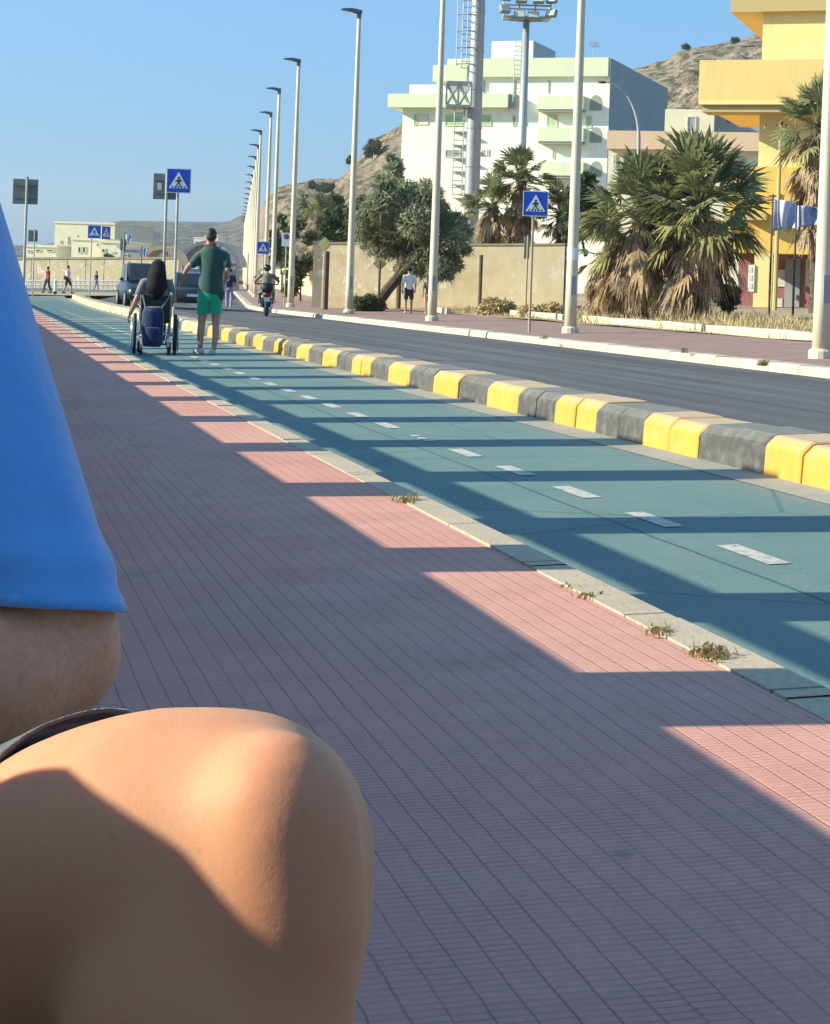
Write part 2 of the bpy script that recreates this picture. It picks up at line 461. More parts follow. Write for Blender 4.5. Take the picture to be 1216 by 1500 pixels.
# near pavement, kerb, cycle lane
g = MB(); strip(g, -2.5, 1.905, 0, 0, -4, 110, 2.0, False); struct(g, 'pavement', M['paving'])
g = MB()
for a, b in zip(frange(-4, 110, 0.98), frange(-4, 110, 0.98)[1:]):
    dz = rnd.uniform(-0.004, 0.004); dp = rnd.uniform(-0.006, 0.006)
    prof = [(1.908, -0.05), (1.912, 0.004 + dz), (2.046 + dp, 0.004 + dz), (2.062 + dp, -0.012 + dz), (2.066 + dp, ZL - 0.03)]
    e = 0.0014
    for (pa, za), (pb, zb) in zip(prof, prof[1:]):
        g.face([SP(pa, a + e, za, 0), SP(pb, a + e, zb, 0), SP(pb, b - e, zb, 0), SP(pa, b - e, za, 0)][::-1], [(pa, a), (pb, a), (pb, b), (pa, b)][::-1])
struct(g, 'kerb', M['kerbstone'])
PM = 4.63
def pmed(s): return PM if s < 60 else PM + 0.9 * ((s - 60) / 36) ** 1.5
g = MB(); strip(g, 2.0, lambda s: pmed(s) - 0.26, ZL, ZL, -4, 110, 2.0, False, 2); struct(g, 'cycle_lane', M['lane'])
g = MB(); strip(g, lambda s: pmed(s) - 0.275, lambda s: pmed(s) + 0.05, ZL + 0.004, ZL + 0.004, 2, 97, 1.5, False); struct(g, 'gutter', M['gutter'])
g = MB(); s = 3.33
k = 0
while s < 62:
    a = s + rnd.uniform(-.02, .02); z = ZL + 0.004
    if k not in (8, 23):
        w = 0.052
        g.face([SP(3.27 - w, a, z, 0), SP(3.27 + w, a, z, 0), SP(3.27 + w, a + 0.53, z, 0), SP(3.27 - w, a + 0.53, z, 0)], [(0, 0), (1, 0), (1, 1), (0, 1)])
    else:
        for q in range(3):
            b = a + q * .2; w = 0.035
            g.face([SP(3.25 - w, b, z, 0), SP(3.29, b, z, 0), SP(3.29, b + .1, z, 0), SP(3.27 - w, b + .13, z, 0)], [(0, 0), (1, 0), (1, 1), (0, 1)])
    s += 1.115; k += 1
struct(g, 'lane_marking', M['dash'])
# crossing stripes on the lane far away
g = MB()
for k in range(5):
    a = 46 + k * 1.1 
    g.face([SP(2.5, a + .0, ZL + .006, 0), SP(4.2, a, ZL + .006, 0), SP(4.2, a + .5, ZL + .006, 0), SP(2.5, a + .5, ZL + .006, 0)], [(0, 0), (1, 0), (1, 1), (0, 1)])
for k in range(4):
    a = 88 + k * 3.2
    g.face([SP(-3, a, ZL + .006, 0), SP(4.3, a, ZL + .006, 0), SP(4.3, a + .9, ZL + .006, 0), SP(-3, a + .9, ZL + .006, 0)], [(0, 0), (1, 0), (1, 1), (0, 1)])
struct(g, 'crossing_marking', M['dash'])

# the road, from the median to the far kerb, and the side road at the junction
g = MB(); strip(g, lambda s: 4.7 if s < 62 else 4.7 - (0 if s < 100 else 30 * min(1, (s - 100) / 12)), 12.1, ZL - 0.004, ZR, 0, 62, 2.0, True, 4)
strip(g, 4.7, 12.1, ZL - 0.004, ZR, 62, 330, 2.0, True, 4)
struct(g, 'road', M['asphalt'])
g = MB()
for a, b in ((60, 78), (78, 96), (96, 110), (110, 125), (125, 140)):
    w0 = lambda s: 4.6 if s < 97 else -34
    g.face([SP(4.6 if a < 96 else -36, a, ZL - .03, 0), SP(10, a, ZR - .05, 0), SP(10, b, ZR - .05, 0), SP(4.6 if b < 97 and a < 96 else -36, b, ZL - .03, 0)], [(0, 0), (1, 0), (1, 1), (0, 1)])
struct(g, 'side_road', M['asphalt_plain'])
# far pavement with people in front of the town wall
g = MB()
g.face([GD(-900, 113, -.10), GD(330, 113, -.10), GD(330, 150, -.10), GD(-900, 150, -.10)], [(0, 0), (1, 0), (1, 1), (0, 1)])
struct(g, 'far_pavement', M['asphalt_plain'])

# yellow and black median kerb: painted in sections, two blocks each
g = MB()
prof = [(0.0, -0.02), (0.010, 0.160), (0.022, 0.180), (0.068, 0.222), (0.09, 0.229), (0.40, 0.232), (0.44, 0.19), (0.445, -0.06)]
s = -1.2 - 0.0; k = 0
# boundaries fitted to the photograph: a yellow section starts near s = 12.2
s = 12.61 - 8 * 1.93; k = 0
while s < 96:
    L = 0.965
    for h in range(2):
        a = s + h * L / 2; b = a + L / 2
        dz = rnd.uniform(-.009, .007); dp = rnd.uniform(-.010, .010); e = rnd.uniform(.001, .0035) if b < 40 else 0.002; tw = rnd.uniform(-.012, .012)
        far = b > 36 
        m = (0 if k % 2 == 0 else 1) if not far or b < 40 and rnd.random() < .5 else 2
        if b > 44: m = 2
        R_ = []
        for q, (ss, inset) in enumerate(((a + e, 0.007), (a + e + 0.014, 0), (b - e - 0.014, 0), (b - e, 0.007))):
            R_.append([SP(pmed(ss) + dp + (p_ + inset if p_ < 0.2 else p_ - inset), ss, ZL + (z_ + dz + tw * q / 3 - inset if z_ > 0 else z_), 0) for p_, z_ in prof])
        n0 = len(g.f); g.cur = m; g.loft(R_)
    s += L; k += 1
struct(g, 'median_kerb', [M['yellow'], M['black'], M['worn']])

# far kerb, far pavement, edging, dry verge
g = MB()
for a, b in zip(frange(10, 330, 1.02), frange(10, 330, 1.02)[1:]):
    dz = rnd.uniform(-.008, .008); e = .006
    prof2 = [(12.09, ZR - .05), (12.10, ZK + dz - .03), (12.13, ZK + .004 + dz), (12.40, ZK + .006 + dz), (12.41, ZK - .06)]
    g.loft([[SP(p_, a + e, z_) for p_, z_ in prof2], [SP(p_, b - e, z_) for p_, z_ in prof2]])
    for fi in range(len(g.f)):
        pass
for i, f in enumerate(g.f):
    q = [g.v[j] for j in f]; g.uv[i] = [(0.5, 0.5)] * len(f)
bmk = struct(g, 'far_kerb', M['kerb_far'])
g = MB(); strip(g, 12.40, 17.0, ZK, ZK, 10, 330, 2.0); struct(g, 'opposite_pavement', M['paving_far'])
# low white edging of the verge, each run a wall of its own length
def edging(s0, s1, p0, p1):
    g = MB(); n = max(1, int((s1 - s0) / 0.8))
    for i in range(n):
        a = s0 + (s1 - s0) * i / n; b = s0 + (s1 - s0) * (i + 1) / n - .012
        pa = p0 + (p1 - p0) * i / n; pb = p0 + (p1 - p0) * (i + 1) / n; dz = rnd.uniform(-.015, .01)
        g.box8([SP(pa, a, ZK - .05), SP(pa + .18, a, ZK - .05), SP(pb + .18, b, ZK - .05), SP(pb, b, ZK - .05),
                SP(pa, a, ZK + .20 + dz), SP(pa + .18, a, ZK + .20 + dz), SP(pb + .18, b, ZK + .20 + dz), SP(pb, b, ZK + .20 + dz)])
    for i, f in enumerate(g.f): g.uv[i] = [(.5, .5)] * len(f)
    struct(g, 'verge_kerb', M['kerb_far'])
edging(24, 48.5, 16.3, 17.3); edging(50, 57.5, 17.2, 17.9)
edging(60.5, 63.5, 16.5, 16.8)
g = MB()
for i in range(24):
    for j in range(12):
        q = [(16.6 + j * 3, 14 + i * 3), (19.6 + j * 3, 14 + i * 3), (19.6 + j * 3, 17 + i * 3), (16.6 + j * 3, 17 + i * 3)]
        g.face([SP(p_, s_, ZK + .02 + .07 * noise.noise((p_ * .4, s_ * .4, 0))) for p_, s_ in q], q)
struct(g, 'verge', M['earth'])

# dry grass on the verge: nobody could count it
def blades(mb, spots, n, h, spread, w=0.02):
    for (c, k) in spots:
        for _ in range(n):
            q = rnd.uniform(0, 6.283); r = rnd.random() ** .5 * spread
            b = c + Vector((math.cos(q) * r, math.sin(q) * r, 0)); hh = h * k * rnd.uniform(.4, 1.1)
            lean = Vector((rnd.uniform(-.5, .5), rnd.uniform(-.5, .5), 1)).normalized() * hh
            sd = Vector((math.cos(q + 1.3), math.sin(q + 1.3), 0)) * w
            mb.face([b - sd, b + sd, b + lean * .6 + sd * .7, b + lean + Vector((rnd.uniform(-.1, .1) * hh, 0, 0))])
M['straw'] = leafy('dry_straw', (0.34, 0.25, 0.12), (0.42, 0.33, 0.17), 1.2, 0.2)
M['weed'] = leafy('dry_weed', (0.20, 0.17, 0.07), (0.34, 0.26, 0.13), 30, 0.2)
g = MB(); sp = []
for _ in range(1500):
    s_ = rnd.uniform(22, 66); p_ = rnd.uniform(16.9, 24) + max(0, s_ - 50) * .05
    k_ = max(0.05, .5 + 1.0 * noise.noise((p_ * .35, s_ * .35, 5)))
    sp.append((SP(p_, s_, ZK), k_))
blades(g, sp, 9, .42, .5, .016)
tag(g.build('dry_grass', M['straw']), kind='stuff')

# weeds in the joint of the near kerb
def weed(u, v, h, n, label, z=0.0, mat='weed', spread=.05):
    c = GP(u, v, z); g = MB()
    for _ in range(n):
        q = rnd.uniform(0, 6.283); l = h * rnd.uniform(.4, 1.1); b = c + Vector((rnd.gauss(0, spread * .5) - .25 * rnd.gauss(0, spread), rnd.gauss(0, spread * .8), 0))
        d = Vector((math.cos(q) * rnd.uniform(.2, .9), math.sin(q) * rnd.uniform(.2, .9), 1)).normalized()
        sd = d.cross(Vector((.3, .2, 1))).normalized() * .0035 * max(1, h / .06)
        m_ = b + d * l * .6; t_ = b + d * l + Vector((math.cos(q), math.sin(q), -.2)) * l * .25
        g.face([b - sd, b + sd, m_ + sd * 1.3, m_ - sd * 1.3]); g.face([m_ - sd * 1.3, m_ + sd * 1.3, t_])
        for w_ in (.4, .75):
            e = b + d * l * w_; r_ = Vector((rnd.uniform(-1, 1), rnd.uniform(-1, 1), .4)).normalized() * l * .28; q2 = r_.cross(Vector((0, 0, 1))).normalized() * l * .08
            g.face([e, e + r_ * .5 + q2, e + r_, e + r_ * .5 - q2])
    return g.top('weed_tuft', M[mat], label, 'weed', c, 'weeds in the kerb joints')
weed(1062, 962, .036, 110, 'bushiest dry weed tuft at the kerb joint, beside the lower sunlit paving patch', spread=.045)
weed(984, 928, .024, 60, 'straggly dry weed clump at the kerb joint just above the bushiest tuft', spread=.035)
weed(880, 876, .022, 24, 'tiny yellowish weed sprig on the pale kerb in the second sunlit patch', spread=.035)
weed(851, 861, .018, 14, 'small dark weed at the seam near the top of the second sunlit patch', spread=.03)
weed(606, 736, .045, 45, 'pale feathery dry weed at the kerb joint far up the pavement edge', spread=.05)
weed(1122, 536, .12, 60, 'dark weed growing through the opposite kerb near the right lamp post', ZK + .02, spread=.07)
weed(1007, 517, .12, 24, 'small green weed on the opposite kerb between two lamp posts', ZK + .02, spread=.07)
weed(800, 497, .12, 22, 'dry weed in the broken opposite kerb beside the crossing sign post', ZK + .02, spread=.09)

# sea wall on the left, out of the picture: solid foot, piers and a rail; it throws the shadow pattern
M['stone'] = mat_concrete('sea_wall_plaster', (0.55, 0.50, 0.42), (0.3, 0.26, 0.2))
HW, RB, RT, HP = .992, 1.335, 1.42, 2.38
sw = thing('sea_wall', 'long masonry parapet with square piers and one rail along the promenade', 'wall', SP(-.6, 0, 0))
g = MB()
for a, b in zip(frange(-6, 108, 6), frange(-6, 108, 6)[1:]):
    g.box8([SP(-.75, a, -.2, 0), SP(-.45, a, -.2, 0), SP(-.45, b, -.2, 0), SP(-.75, b, -.2, 0), SP(-.75, a, HW, 0), SP(-.45, a, HW, 0), SP(-.45, b, HW, 0), SP(-.75, b, HW, 0)])
for i, f in enumerate(g.f): g.uv[i] = [(.5, .5)] * len(f)
g.build('base_wall', M['stone'], sw)
g = MB()
for a, b in zip(frange(-6, 108, 6), frange(-6, 108, 6)[1:]):
    g.box8([SP(-.56, a, RB, 0), SP(-.45, a, RB, 0), SP(-.45, b, RB, 0), SP(-.56, b, RB, 0), SP(-.56, a, RT, 0), SP(-.45, a, RT, 0), SP(-.45, b, RT, 0), SP(-.56, b, RT, 0)])
g.build('rail', M['stone'], sw)
# unseen lump added on the wall top to shape the shadow on the knee
g = MB(); cs_ = [(.855 + .118 * i / 14, HW + .001 + .031 * min(1, 1.25 * math.sin(math.pi * i / 14)) ** .8) for i in range(15)]
g.loft([[SP(p_, s_, z_, 0) for s_, z_ in cs_] for p_ in (-.748, -.452)])
g.build('knee_shadow_lump', M['stone'], sw)
for k in range(-4, 48):
    s_ = 4.37 + 2.125 * k; g = MB(); h = .25
    g.box8([SP(-.752, s_ - h, HW + .002, 0), SP(-.448, s_ - h, HW + .002, 0), SP(-.448, s_ + h, HW + .002, 0), SP(-.752, s_ + h, HW + .002, 0),
            SP(-.752, s_ - h, HP, 0), SP(-.448, s_ - h, HP, 0), SP(-.448, s_ + h, HP, 0), SP(-.752, s_ + h, HP, 0)])
    g.build('pier', M['stone'], sw)

# ------------------------------------------------------------------ hills
def hill(name, prof, d0, d1, nu, nd, amp, fscale, mat, back=1.25, K0=1.0, seed=0, power=.8):
    """terrain whose skyline, seen from here, follows prof [(u, v)...]; real relief in depth"""
    def H(u):
        for (a, va), (b, vb) in zip(prof, prof[1:]):
            if a <= u <= b: return va + (vb - va) * (u - a) / (b - a)
        return prof[0][1] if u < prof[0][0] else prof[-1][1]
    rows = []
    for j in range(nd + 1):
        t = j / nd; row = []
        d = d0 + (d1 - d0) * min(1, t / .8) + (d1 * (back - 1)) * max(0, (t - .8) / .2)
        for i in range(nu + 1):
            u = prof[0][0] + (prof[-1][0] - prof[0][0]) * i / nu
            x = (u - U0) * d / F
            top = W(u, H(u), d1).z
            k = min(1, t / .8) ** power if t <= .8 else 1 - ((t - .8) / .2) ** 2 * .6
            q = Vector((x, d, seed)) / fscale
            n_ = noise.fractal(q, .9, 2.1, 6) * .6 + abs(noise.noise(q * 2.3)) * .5
            base = gz(x, -1.5)
            z = base + (top - base) * k + amp * n_ * (.25 + .75 * math.sin(math.pi * min(1, t / .8)))
            row.append((x + amp * .5 * noise.noise(q * 1.7 + Vector((9, 0, 0))), d + amp * .6 * noise.noise(q * 1.9), z))
        rows.append(row)
    g = MB(); n = nu + 1
    g.raw([p for r in rows for p in r], [(j * n + i, j * n + i + 1, (j + 1) * n + i + 1, (j + 1) * n + i) for j in range(nd) for i in range(nu)])
    return struct(g, name, mat, True)

def mat_hill(name, rock, rock2, veg, scale, lo, hi, bump=1.0, bd=2.0):
    t = NT(name); P = t.pos()
    s_ = t.n('ShaderNodeMapping'); s_.inputs['Scale'].default_value = (1, 1, 2.2); t.l(P, s_.inputs['Vector']); Q = s_.outputs[0]
    col = t.mix(t.ramp(t.noise(Q, scale * 1.2, 6, .65), .35, .65), rock, rock2)
    col = t.mix(t.math('MULTIPLY', t.ramp(t.noise(Q, scale * 5, 5, .7), .5, .7), .6), col, tuple(x * .45 for x in rock))
    v1 = t.ramp(t.noise(P, scale * 1.6, 6, .7), lo, hi); v2 = t.ramp(t.noise(P, scale * 9, 4, .7), .42, .58)
    gN = t.n('ShaderNodeNewGeometry'); x = t.n('ShaderNodeSeparateXYZ'); t.l(gN.outputs['Normal'], x.inputs[0])
    flat = t.ramp(x.outputs[2], .35, .7)
    col = t.mix(t.math('MULTIPLY', t.math('MULTIPLY', v1, v2), t.math('ADD', .35, t.math('MULTIPLY', flat, .65))), col, veg)
    t.bump(t.noise(Q, scale * 6, 7, .7), bump, bd)
    return t.out(col, .95, .1)
M['hill'] = mat_hill('rocky_hill', (0.33, 0.25, 0.19), (0.45, 0.36, 0.28), (0.085, 0.09, 0.055), .05, .30, .48)
M['hill2'] = mat_hill('scrub_headland', (0.20, 0.165, 0.145), (0.17, 0.15, 0.14), (0.045, 0.062, 0.06), .012, .25, .45, .6, 6)
hill('hill', [(330, 402), (372, 398), (384, 330), (396, 290), (404, 278), (430, 270), (452, 265), (490, 263), (505, 250), (525, 228), (540, 214), (560, 200), (590, 181), (640, 165),
              (760, 135), (860, 118), (940, 104), (972, 92), (988, 78), (1010, 70), (1060, 62), (1118, 50), (1240, 30), (1500, 40)], 250, 430, 420, 90, 7.5, 22, M['hill'], seed=3)
hill('headland', [(-300, 372), (60, 362), (120, 350), (150, 336), (160, 328), (178, 325), (230, 326), (300, 327), (335, 326), (350, 318), (420, 300), (600, 270)], 800, 1500, 160, 40, 10.0, 120, M['hill2'], seed=8, power=.7)

# ------------------------------------------------------------------ plaster walls
def mat_plaster(name, c, c2, patch=None, scale=.9, lo=.45, hi=.6):
    t = NT(name); P = t.pos()
    col = t.mix(t.ramp(t.noise(P, scale, 6, .7), lo, hi), c, c2)
    w_ = t.n('ShaderNodeMapping'); w_.inputs['Scale'].default_value = (1.2, 1.2, .12); t.l(P, w_.inputs['Vector'])
    col = t.mix(t.math('MULTIPLY', t.ramp(t.noise(w_.outputs[0], 2.2, 5), .5, .75), .22), col, tuple(x * .6 for x in c))
    if patch:
        col = t.mix(t.ramp(t.noise(P, scale * 1.7, 7, .75), .56, .60), col, patch)
    t.bump(t.noise(P, 18, 5), .25, .02)
    return t.out(col, .9, .15)
M['wall'] = mat_plaster('cream_wall_plaster', (0.64, 0.53, 0.34), (0.55, 0.43, 0.26), (0.74, 0.69, 0.56))
M['wall2'] = mat_plaster('ochre_wall_plaster', (0.66, 0.55, 0.35), (0.56, 0.44, 0.27), (0.71, 0.63, 0.46), .35)
M['cap'] = plain('wall_coping', (0.42, 0.34, 0.22), (0.3, 0.24, 0.16), 2, .9, bump=.2)

def wall(name, label, pts, h, th, mat, parts=None, cap=.08, cat='wall', caps=None):
    """pts: [(u, d)] along the wall's foot"""
    P = [GD(u, d, ZK - .05) for u, d in pts]
    t = thing(name, label, cat, P[0])
    g = MB(); c = MB()
    for a, b in zip(P, P[1:]):
        d = (b - a); d.z = 0; d.normalize(); n = Vector((-d.y, d.x, 0)) * th
        hh = Vector((0, 0, h + .05))
        g.box8([a, b, b + n, a + n, a + hh, b + hh, b + n + hh, a + n + hh])
        o = n.normalized() * .04; e = d * .0
        z0 = hh + Vector((0, 0, .002)); z1 = hh + Vector((0, 0, cap))
        c.box8([a - o + z0, b - o + z0, b + n + o + z0, a + n + o + z0, a - o + z1, b - o + z1, b + n + o + z1, a + n + o + z1])
    g.build('wall_face', mat, t)
    if cap: c.build('coping', M['cap'], t)
    return t
w1 = wall('plaster_wall', 'cream plaster wall with peeling patches behind the leaning tree', [(472, 76), (640, 74.6)], 2.72, .3, M['wall'])
w2 = wall('plaster_wall', 'plain ochre wall continuing from the tree to the right lamp post', [(642, 74.5), (826, 73)], 2.62, .3, M['wall2'])
a = GD(458, 76, ZK); g = MB(); t = thing('gate_pillar', 'square cream gate pillar at the left end of the peeling wall', 'pillar', a)
g.box(a.x, a.x + .44, a.y, a.y + .5, a.z - .05, a.z + 2.72); g.build('shaft', M['wall'], t)
g = MB(); g.box(a.x - .04, a.x + .48, a.y - .04, a.y + .54, a.z + 2.722, a.z + 2.86); g.build('pillar_cap', M['cap'], t)
# return of the wall at its right end
b = GD(828, 73, ZK); g = MB(); t = thing('plaster_wall', 'short shaded return wall at the right end of the ochre wall', 'wall', b)
g.box(b.x, b.x + .32, b.y + .02, b.y + 7, b.z - .05, b.z + 2.62); g.build('wall_face', M['wall2'], t)
g = MB(); g.box(b.x - .03, b.x + .35, b.y - .02, b.y + 7.03, b.z + 2.622, b.z + 2.70); g.build('coping', M['cap'], t)
# wall running on along the street beyond
t = thing('plaster_wall', 'long low cream wall receding along the far pavement behind the lamp posts', 'wall', SP(17, 95, ZK))
g = MB()
for a, b in zip(frange(95, 300, 8), frange(95, 300, 8)[1:]):
    h = 2.1
    g.box8([SP(17, a, ZK - .1), SP(17.3, a, ZK - .1), SP(17.3, b, ZK - .1), SP(17, b, ZK - .1), SP(17, a, ZK + h), SP(17.3, a, ZK + h), SP(17.3, b, ZK + h), SP(17, b, ZK + h)])
g.build('wall_face', M['wall2'], t)
# dark posts standing in front of the walls
M['rust'] = plain('rusty_brown_metal', (0.09, 0.06, 0.045), (0.13, 0.08, 0.055), 6, .75)
M['pole'] = plain('cream_pole_paint', (0.62, 0.55, 0.42), (0.56, 0.50, 0.39), 1.2, .45, .4)
M['galv'] = plain('galvanised_steel', (0.34, 0.36, 0.38), (0.30, 0.32, 0.34), 2, .5, .4, metal=.15)
M['lampgrey'] = plain('lamp_head_grey', (0.12, 0.14, 0.17), None, rough=.5)
def post(u, v0, d, h, r, label, cat='post', mat='rust', name='metal_post', zr=ZK):
    p = GD(u, d, zr); g = MB(); g.tube([p - Vector((0, 0, .1)), p + Vector((0, 0, h))], r, 8)
    t = thing(name, label, cat, p); g.build('shaft', M[mat], t)
    g = MB(); g.tube([p + Vector((0, 0, h + .001)), p + Vector((0, 0, h + .05))], r * 1.15, 8); g.build('post_cap', M[mat], t); return t
post(704, 440, 72, 2.15, .075, 'thick dark post against the ochre wall under the tree crown')
post(585, 455, 72.5, 1.35, .10, 'short reddish brown post beside the walking man in white')
# ================================================================== BUILDINGS
class Facade:
    """a house front through pixel u at distance d, turned by phi; (a, b, z) = along, out of, up"""
    def __init__(s, u, d, phi):
        s.O = W(u, V0, d); s.O.z = 0
        s.r = Vector((math.cos(phi), -math.sin(phi), 0)); s.n = Vector((-math.sin(phi), -math.cos(phi), 0))
    def loc(s, u, v, b=0.0):
        D = W(u, v, 1.0) - CAM
        t = s.n.dot(s.O + s.n * b - CAM) / s.n.dot(D); P = CAM + D * t
        return (P - s.O).dot(s.r), P.z
    def P(s, a, b, z): return s.O + s.r * a + s.n * b + Vector((0, 0, z))
    def rect(s, u0, v0, u1, v1, b=0.0):
        um, vm = (u0 + u1) / 2, (v0 + v1) / 2
        return s.loc(u0, vm, b)[0], s.loc(u1, vm, b)[0], s.loc(um, v1, b)[1], s.loc(um, v0, b)[1]
    def abox(s, g, a0, a1, b0, b1, z0, z1):
        g.box8([s.P(a0, b1, z0), s.P(a1, b1, z0), s.P(a1, b0, z0), s.P(a0, b0, z0), s.P(a0, b1, z1), s.P(a1, b1, z1), s.P(a1, b0, z1), s.P(a0, b0, z1)])
    def box(s, g, u0, v0, u1, v1, b0, b1):
        a0, a1, z0, z1 = s.rect(u0, v0, u1, v1, b1); s.abox(g, a0, a1, b0, b1, z0, z1)

M['pale'] = mat_plaster('pale_cream_render', (0.90, 0.87, 0.72), (0.88, 0.85, 0.69), None, .12)
M['pale2'] = mat_plaster('white_render', (0.80, 0.80, 0.74), (0.76, 0.76, 0.70), None, .12)
M['green'] = mat_plaster('pale_green_render', (0.68, 0.71, 0.50), (0.64, 0.68, 0.47), None, .2)
M['shadeside'] = mat_plaster('shade_painted_render', (0.30, 0.37, 0.40), (0.27, 0.34, 0.37), None, .15)  # shade of the sunless side walls painted into the render colour
M['shutter'] = plain('green_shutter', (0.42, 0.55, 0.30), (0.38, 0.50, 0.28), 3, .6)
M['brownshutter'] = plain('brown_shutter', (0.42, 0.22, 0.13), None, rough=.6)
M['glass'] = plain('dark_window_glass', (0.05, 0.055, 0.05), None, rough=.12, spec=.6)
M['frame'] = plain('pale_window_frame', (0.60, 0.60, 0.48), None, rough=.6)
M['shade'] = plain('shade_grey_plaster', (0.30, 0.33, 0.28), None, rough=.9)  # shade painted into arches, ends and undersides; also plain pipes, landings, panes
M['yel'] = mat_plaster('pale_yellow_render', (0.83, 0.67, 0.30), (0.80, 0.63, 0.28), None, .3)
M['ora'] = mat_plaster('orange_yellow_render', (0.76, 0.50, 0.13), (0.72, 0.46, 0.12), None, .3)
M['bal'] = mat_plaster('balcony_yellow_render', (0.78, 0.56, 0.23), (0.75, 0.52, 0.21), None, .3)
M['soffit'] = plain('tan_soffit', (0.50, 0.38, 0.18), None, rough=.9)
M['peach'] = mat_plaster('peach_render', (0.72, 0.52, 0.35), (0.69, 0.49, 0.33), None, .3)
M['cream'] = mat_plaster('cream_render', (0.76, 0.71, 0.52), (0.72, 0.66, 0.48), None, .3)
M['slate'] = mat_plaster('slate_grey_render', (0.30, 0.32, 0.36), (0.34, 0.35, 0.38), None, .5)
M['pinkwall'] = mat_plaster('dusky_pink_wall', (0.34, 0.15, 0.15), (0.28, 0.13, 0.16), (0.42, 0.30, 0.28), .9)

# --- pale green and cream apartment block
D0, PH = 170.0, R(20)
fc = Facade(890, D0, PH)
bl = thing('apartment_building', 'five storey cream apartment block with pale green balconies and roof bands', 'building', fc.P(-9, -8, -1))
g = MB(); DEP = 26
aL, aR = fc.rect(588, 150, 890, 300)[:2]
zR = fc.loc(800, 112)[1]; z150 = fc.loc(640, 140)[1]; zB = -1.0
aT = fc.loc(652, 110)[0]
fc.abox(g, aT, aR, -DEP, 0, zB, zR)                                   # main body
fc.abox(g, aL, aT - .002, -DEP * .7, 0, zB, z150)                     # lower left wing
g.build('wall', M['pale'], bl)
g = MB(); fc.box(g, 600, 124, 652, 139.5, -8, -1.0); g.build('setback_storey', M['pale2'], bl)
g = MB(); a0, a1, z0, z1 = fc.rect(655, 85, 891, 112, .5); fc.abox(g, a0, a1, -.3, .5, z0, z1); fc.abox(g, a0, a0 + .4, -DEP, -.302, z0, z1); fc.abox(g, a0 + .402, a1 - .302, -DEP, -DEP + .4, z0, z1); g.build('roof_band', M['green'], bl)
g = MB(); fc.box(g, 634, 95, 684, 119, -5, .9); g.build('roof_terrace', M['green'], bl)
g = MB(); a0, a1, z0, z1 = fc.rect(568, 137, 744, 157, 1.2); fc.abox(g, a0, a1, .002, 1.2, z0, z1); fc.abox(g, a0, aL - .002, -DEP * .7, 0, z0, z1); g.build('balcony', M['green'], bl)
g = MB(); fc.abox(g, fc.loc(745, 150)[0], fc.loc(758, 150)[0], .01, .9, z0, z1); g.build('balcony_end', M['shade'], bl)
for v0, v1 in ((140, 160), (187, 207), (237, 257)):
    g = MB(); a0, a1, z0, z1 = fc.rect(787, v0, 850, v1, 1.2); fc.abox(g, a0, a1 + .3, .002, 1.2, z0, z1); bb = g.build('balcony', M['green'], bl)
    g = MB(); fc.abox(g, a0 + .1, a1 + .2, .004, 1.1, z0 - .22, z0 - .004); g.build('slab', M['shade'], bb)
    g = MB(); a0, a1, z0, z1 = fc.rect(864, v0 - 1, 882, v1 + 2, 0)       # arched loggia opening: flat plate, its inner shade put into the colour
    w = a1 - a0; h = z1 - z0
    poly = [(0, 0), (w, 0), (w, h * .45)] + [(w * .5 + w * .5 * math.cos(q), h * .45 + h * .55 * math.sin(q)) for q in [i * math.pi / 10 for i in range(1, 10)]] + [(0, h * .45)]
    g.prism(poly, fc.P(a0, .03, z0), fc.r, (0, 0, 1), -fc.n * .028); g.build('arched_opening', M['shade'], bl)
def window(par, f, u0, v0, u1, v1, pane='glass', shutter=None, b=0.0, fr='frame'):
    g = MB(); a0, a1, z0, z1 = f.rect(u0, v0, u1, v1, b); t_ = .10
    for q in ((a0, a1, z0, z0 + t_), (a0, a1, z1 - t_, z1), (a0, a0 + t_, z0 + t_, z1 - t_), (a1 - t_, a1, z0 + t_, z1 - t_)):
        f.abox(g, q[0], q[1], b + .003, b + .07, q[2], q[3])
    w_ = g.build('window', M[fr], par)
    g = MB(); f.abox(g, a0 + t_ + .001, a1 - t_ - .001, b + .003, b + .03, z0 + t_ + .001, z1 - t_ - .001); g.build('pane', M[pane], w_)
    if shutter:
        g = MB(); h_ = (a1 - a0) * .5
        f.abox(g, a0 - h_, a0 - .02, b + .005, b + .08, z0, z1); g.build('shutter', M[shutter], w_)
window(bl, fc, 611, 167, 628, 183, 'cream', None); window(bl, fc, 606, 167, 610.5, 184, 'shutter')
window(bl, fc, 652, 168, 678, 185, 'shutter'); window(bl, fc, 700, 168, 720, 185, 'shutter')
window(bl, fc, 751, 169, 756, 185, 'brownshutter'); window(bl, fc, 764, 169, 772, 185, 'brownshutter')
window(bl, fc, 801, 169, 817, 186, 'shutter'); window(bl, fc, 858, 170, 867, 188, 'shutter')
for u in (705, 713): window(bl, fc, u, 219, u + 4, 229, 'shade')
window(bl, fc, 652, 219, 675, 231, 'shade'); window(bl, fc, 809, 220, 813, 234, 'glass'); window(bl, fc, 754, 222, 760, 230, 'shade')
for u in (708, 753, 803):
    g = MB(); fc.box(g, u, 118, u + 2.2, 137, .0, .06); g.build('downpipe', M['shade'], bl)
for i in range(6):
    g = MB(); v = 192 + i * 19.5; fc.box(g, 662, v, 682, v + 1.6, .002, .9); g.build('stair_landing', M['shade'], bl)
g = MB(); a0, a1, z0, z1 = fc.rect(720, 60, 781, 85, -3); fc.abox(g, a0, a1, -11, -3, z0 - .5, z1); bx = g.build('roof_cabin', M['pale2'], bl)
g = MB(); fc.abox(g, a1 + .002, a1 + .06, -11, -3.02, z0 - .5, z1 - .02); g.build('cabin_side', M['shadeside'], bx)
